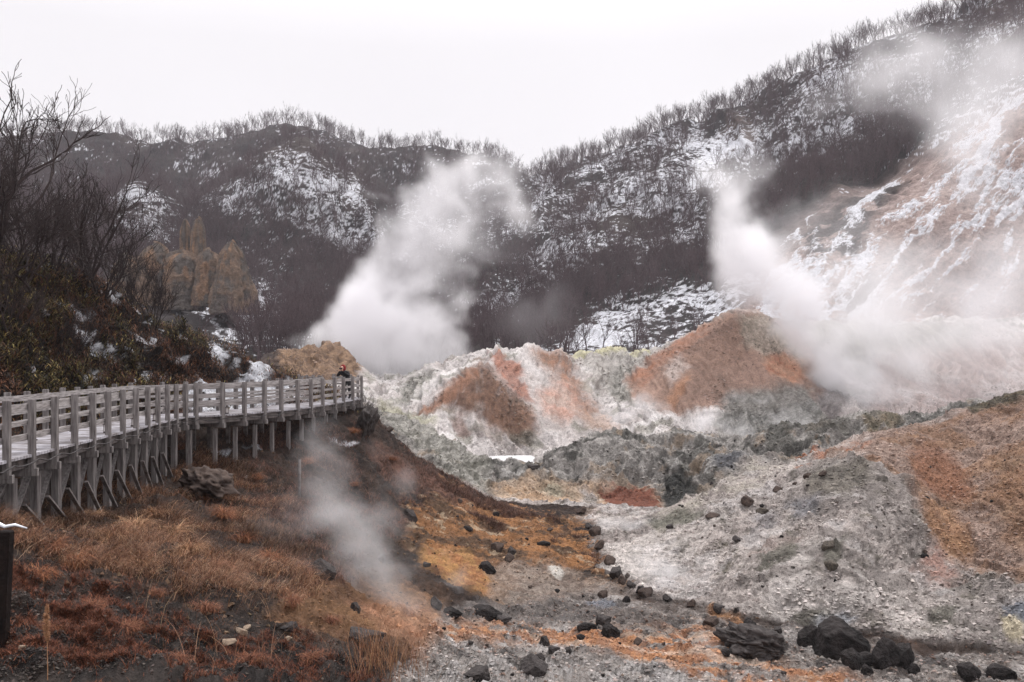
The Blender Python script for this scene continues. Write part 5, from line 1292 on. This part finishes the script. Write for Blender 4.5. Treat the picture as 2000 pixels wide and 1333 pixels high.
steam('steam_cloud', 'white steam column rising from the fumarole gully in front of the snowy right slope', [
 (1780, 800, 104, 130, 80, .4), (1690, 790, 104, 100, 85, .9), (1650, 750, 104, 95, 90, 1), (1625, 700, 104, 110, 90, 1), (1580, 655, 105, 100, 75, .9), (1540, 610, 106, 110, 90, 1.1), (1505, 560, 106, 130, 105, 1.1), (1475, 510, 107, 120, 100, .9), (1445, 460, 107, 90, 85, .65), (1430, 405, 107, 100, 85, .65), (1430, 350, 107, 120, 80, .5), (1420, 300, 107, 140, 85, .4), (1510, 450, 108, 140, 100, .5), (1390, 480, 108, 90, 80, .4), (1470, 260, 108, 120, 70, .3),
 (1740, 700, 106, 130, 100, .7), (1700, 630, 108, 150, 80, .5), (1560, 560, 107, 100, 90, .5), (1820, 760, 106, 120, 90, .6)],
 .42, .3, .19, 2, lo=.33, hi=.7, erode=.68)
steam('steam_cloud', 'broad thin veil of steam drifting over the pink slope at the right edge', [
 (1680, 560, 118, 180, 120, .75), (1700, 660, 116, 200, 120, .8), (1800, 740, 112, 200, 110, .6), (1850, 640, 118, 230, 170, .8), (1990, 600, 120, 200, 180, .8), (1990, 740, 112, 190, 110, .5), (1600, 470, 119, 150, 110, .6), (1750, 420, 121, 170, 120, .5), (1880, 500, 122, 210, 150, .7), (1990, 420, 124, 180, 150, .7),
 (1850, 160, 130, 210, 130, .6), (1960, 230, 130, 190, 160, .6), (1740, 130, 130, 150, 80, .7), (1620, 180, 130, 140, 70, .5), (1890, 300, 128, 130, 110, .7), (1740, 240, 130, 150, 100, .45)],
 .2, .6, .11, 3, lo=.3, hi=.72, erode=.5)
steam('steam_wisp', 'low white steam drifting along the foot of the brown clay mound', [
 (1380, 840, 78, 70, 46, 1), (1450, 860, 78, 65, 36, .7), (1550, 830, 80, 80, 50, .7), (1230, 820, 80, 80, 55, .7), (1180, 860, 78, 80, 40, .6), (1440, 770, 80, 90, 70, .5), (1060, 850, 80, 70, 50, .45), (1290, 855, 76, 80, 40, .6), (1620, 870, 74, 70, 34, .5)],
 .85, .17, .45, 4, lo=.34, hi=.7, erode=.6)
steam('steam_wisp', 'thin grey steam wisp rising up the brown slope in the foreground', [
 (850, 1218, 23.6, 36, 28, .6), (820, 1198, 23, 60, 44, .9), (770, 1158, 22.6, 76, 60, 1), (720, 1115, 22.6, 85, 70, 1), (680, 1060, 22.8, 115, 90, .95), (640, 1000, 23.5, 120, 95, .85), (730, 1000, 24.5, 100, 85, .75), (800, 1120, 23, 90, 60, .5), (620, 1120, 21, 100, 70, .5), (775, 940, 27, 80, 75, .65), (735, 890, 29, 70, 65, .5), (635, 930, 28, 95, 85, .7), (615, 870, 30, 90, 70, .65), (625, 830, 30, 100, 60, .45), (560, 1010, 24, 110, 90, .45)],
 .55, .055, 1.2, 5, lo=.28, hi=.74, erode=.4)
steam('steam_wisp', 'faint small steam wisps drifting low over the orange and grey flat', [
 (900, 1160, 28, 90, 50, .7), (980, 1190, 27, 90, 40, .7), (1060, 1200, 27, 100, 36, .5), (1225, 1035, 42, 80, 36, 1), (1180, 1025, 43, 60, 30, .7), (1290, 1120, 31, 90, 60, .9), (1350, 1110, 31, 70, 60, .5), (1350, 1250, 22.5, 60, 45, .8), (1390, 1270, 22.5, 45, 30, .7), (1010, 1250, 21, 90, 30, .5), (920, 1270, 19, 100, 60, .5)],
 .85, .09, 1.1, 6, lo=.33, hi=.7, erode=.55)
steam('steam_cloud', 'faint ghostly steam drifting in front of the dark middle of the forest', [
 (960, 470, 150, 160, 100, .8), (1060, 600, 150, 120, 110, .8), (1130, 650, 150, 100, 80, .7), (1010, 650, 150, 120, 80, .6), (870, 430, 150, 130, 120, .7), (1120, 560, 150, 70, 90, .6)],
 .03, .8, .12, 7, lo=.36, hi=.7, erode=.7)
# ------------------------------------------------------------------ air
m = MB(); m.box((0, 330, 70), 2600, 720, 200)
HZ = bpy.data.materials.new('haze_air'); HZ.use_nodes = True; t_ = HZ.node_tree; t_.nodes.clear()
pv = t_.nodes.new('ShaderNodeVolumePrincipled'); ou = t_.nodes.new('ShaderNodeOutputMaterial'); t_.links.new(pv.outputs[0], ou.inputs['Volume'])
pv.inputs['Density'].default_value = .0002; pv.inputs['Color'].default_value = (.95, .94, 1.0, 1)
hz_ = m.build('haze', HZ); tag(hz_, 'pale winter haze in the air of the whole valley', 'haze', kind='stuff')
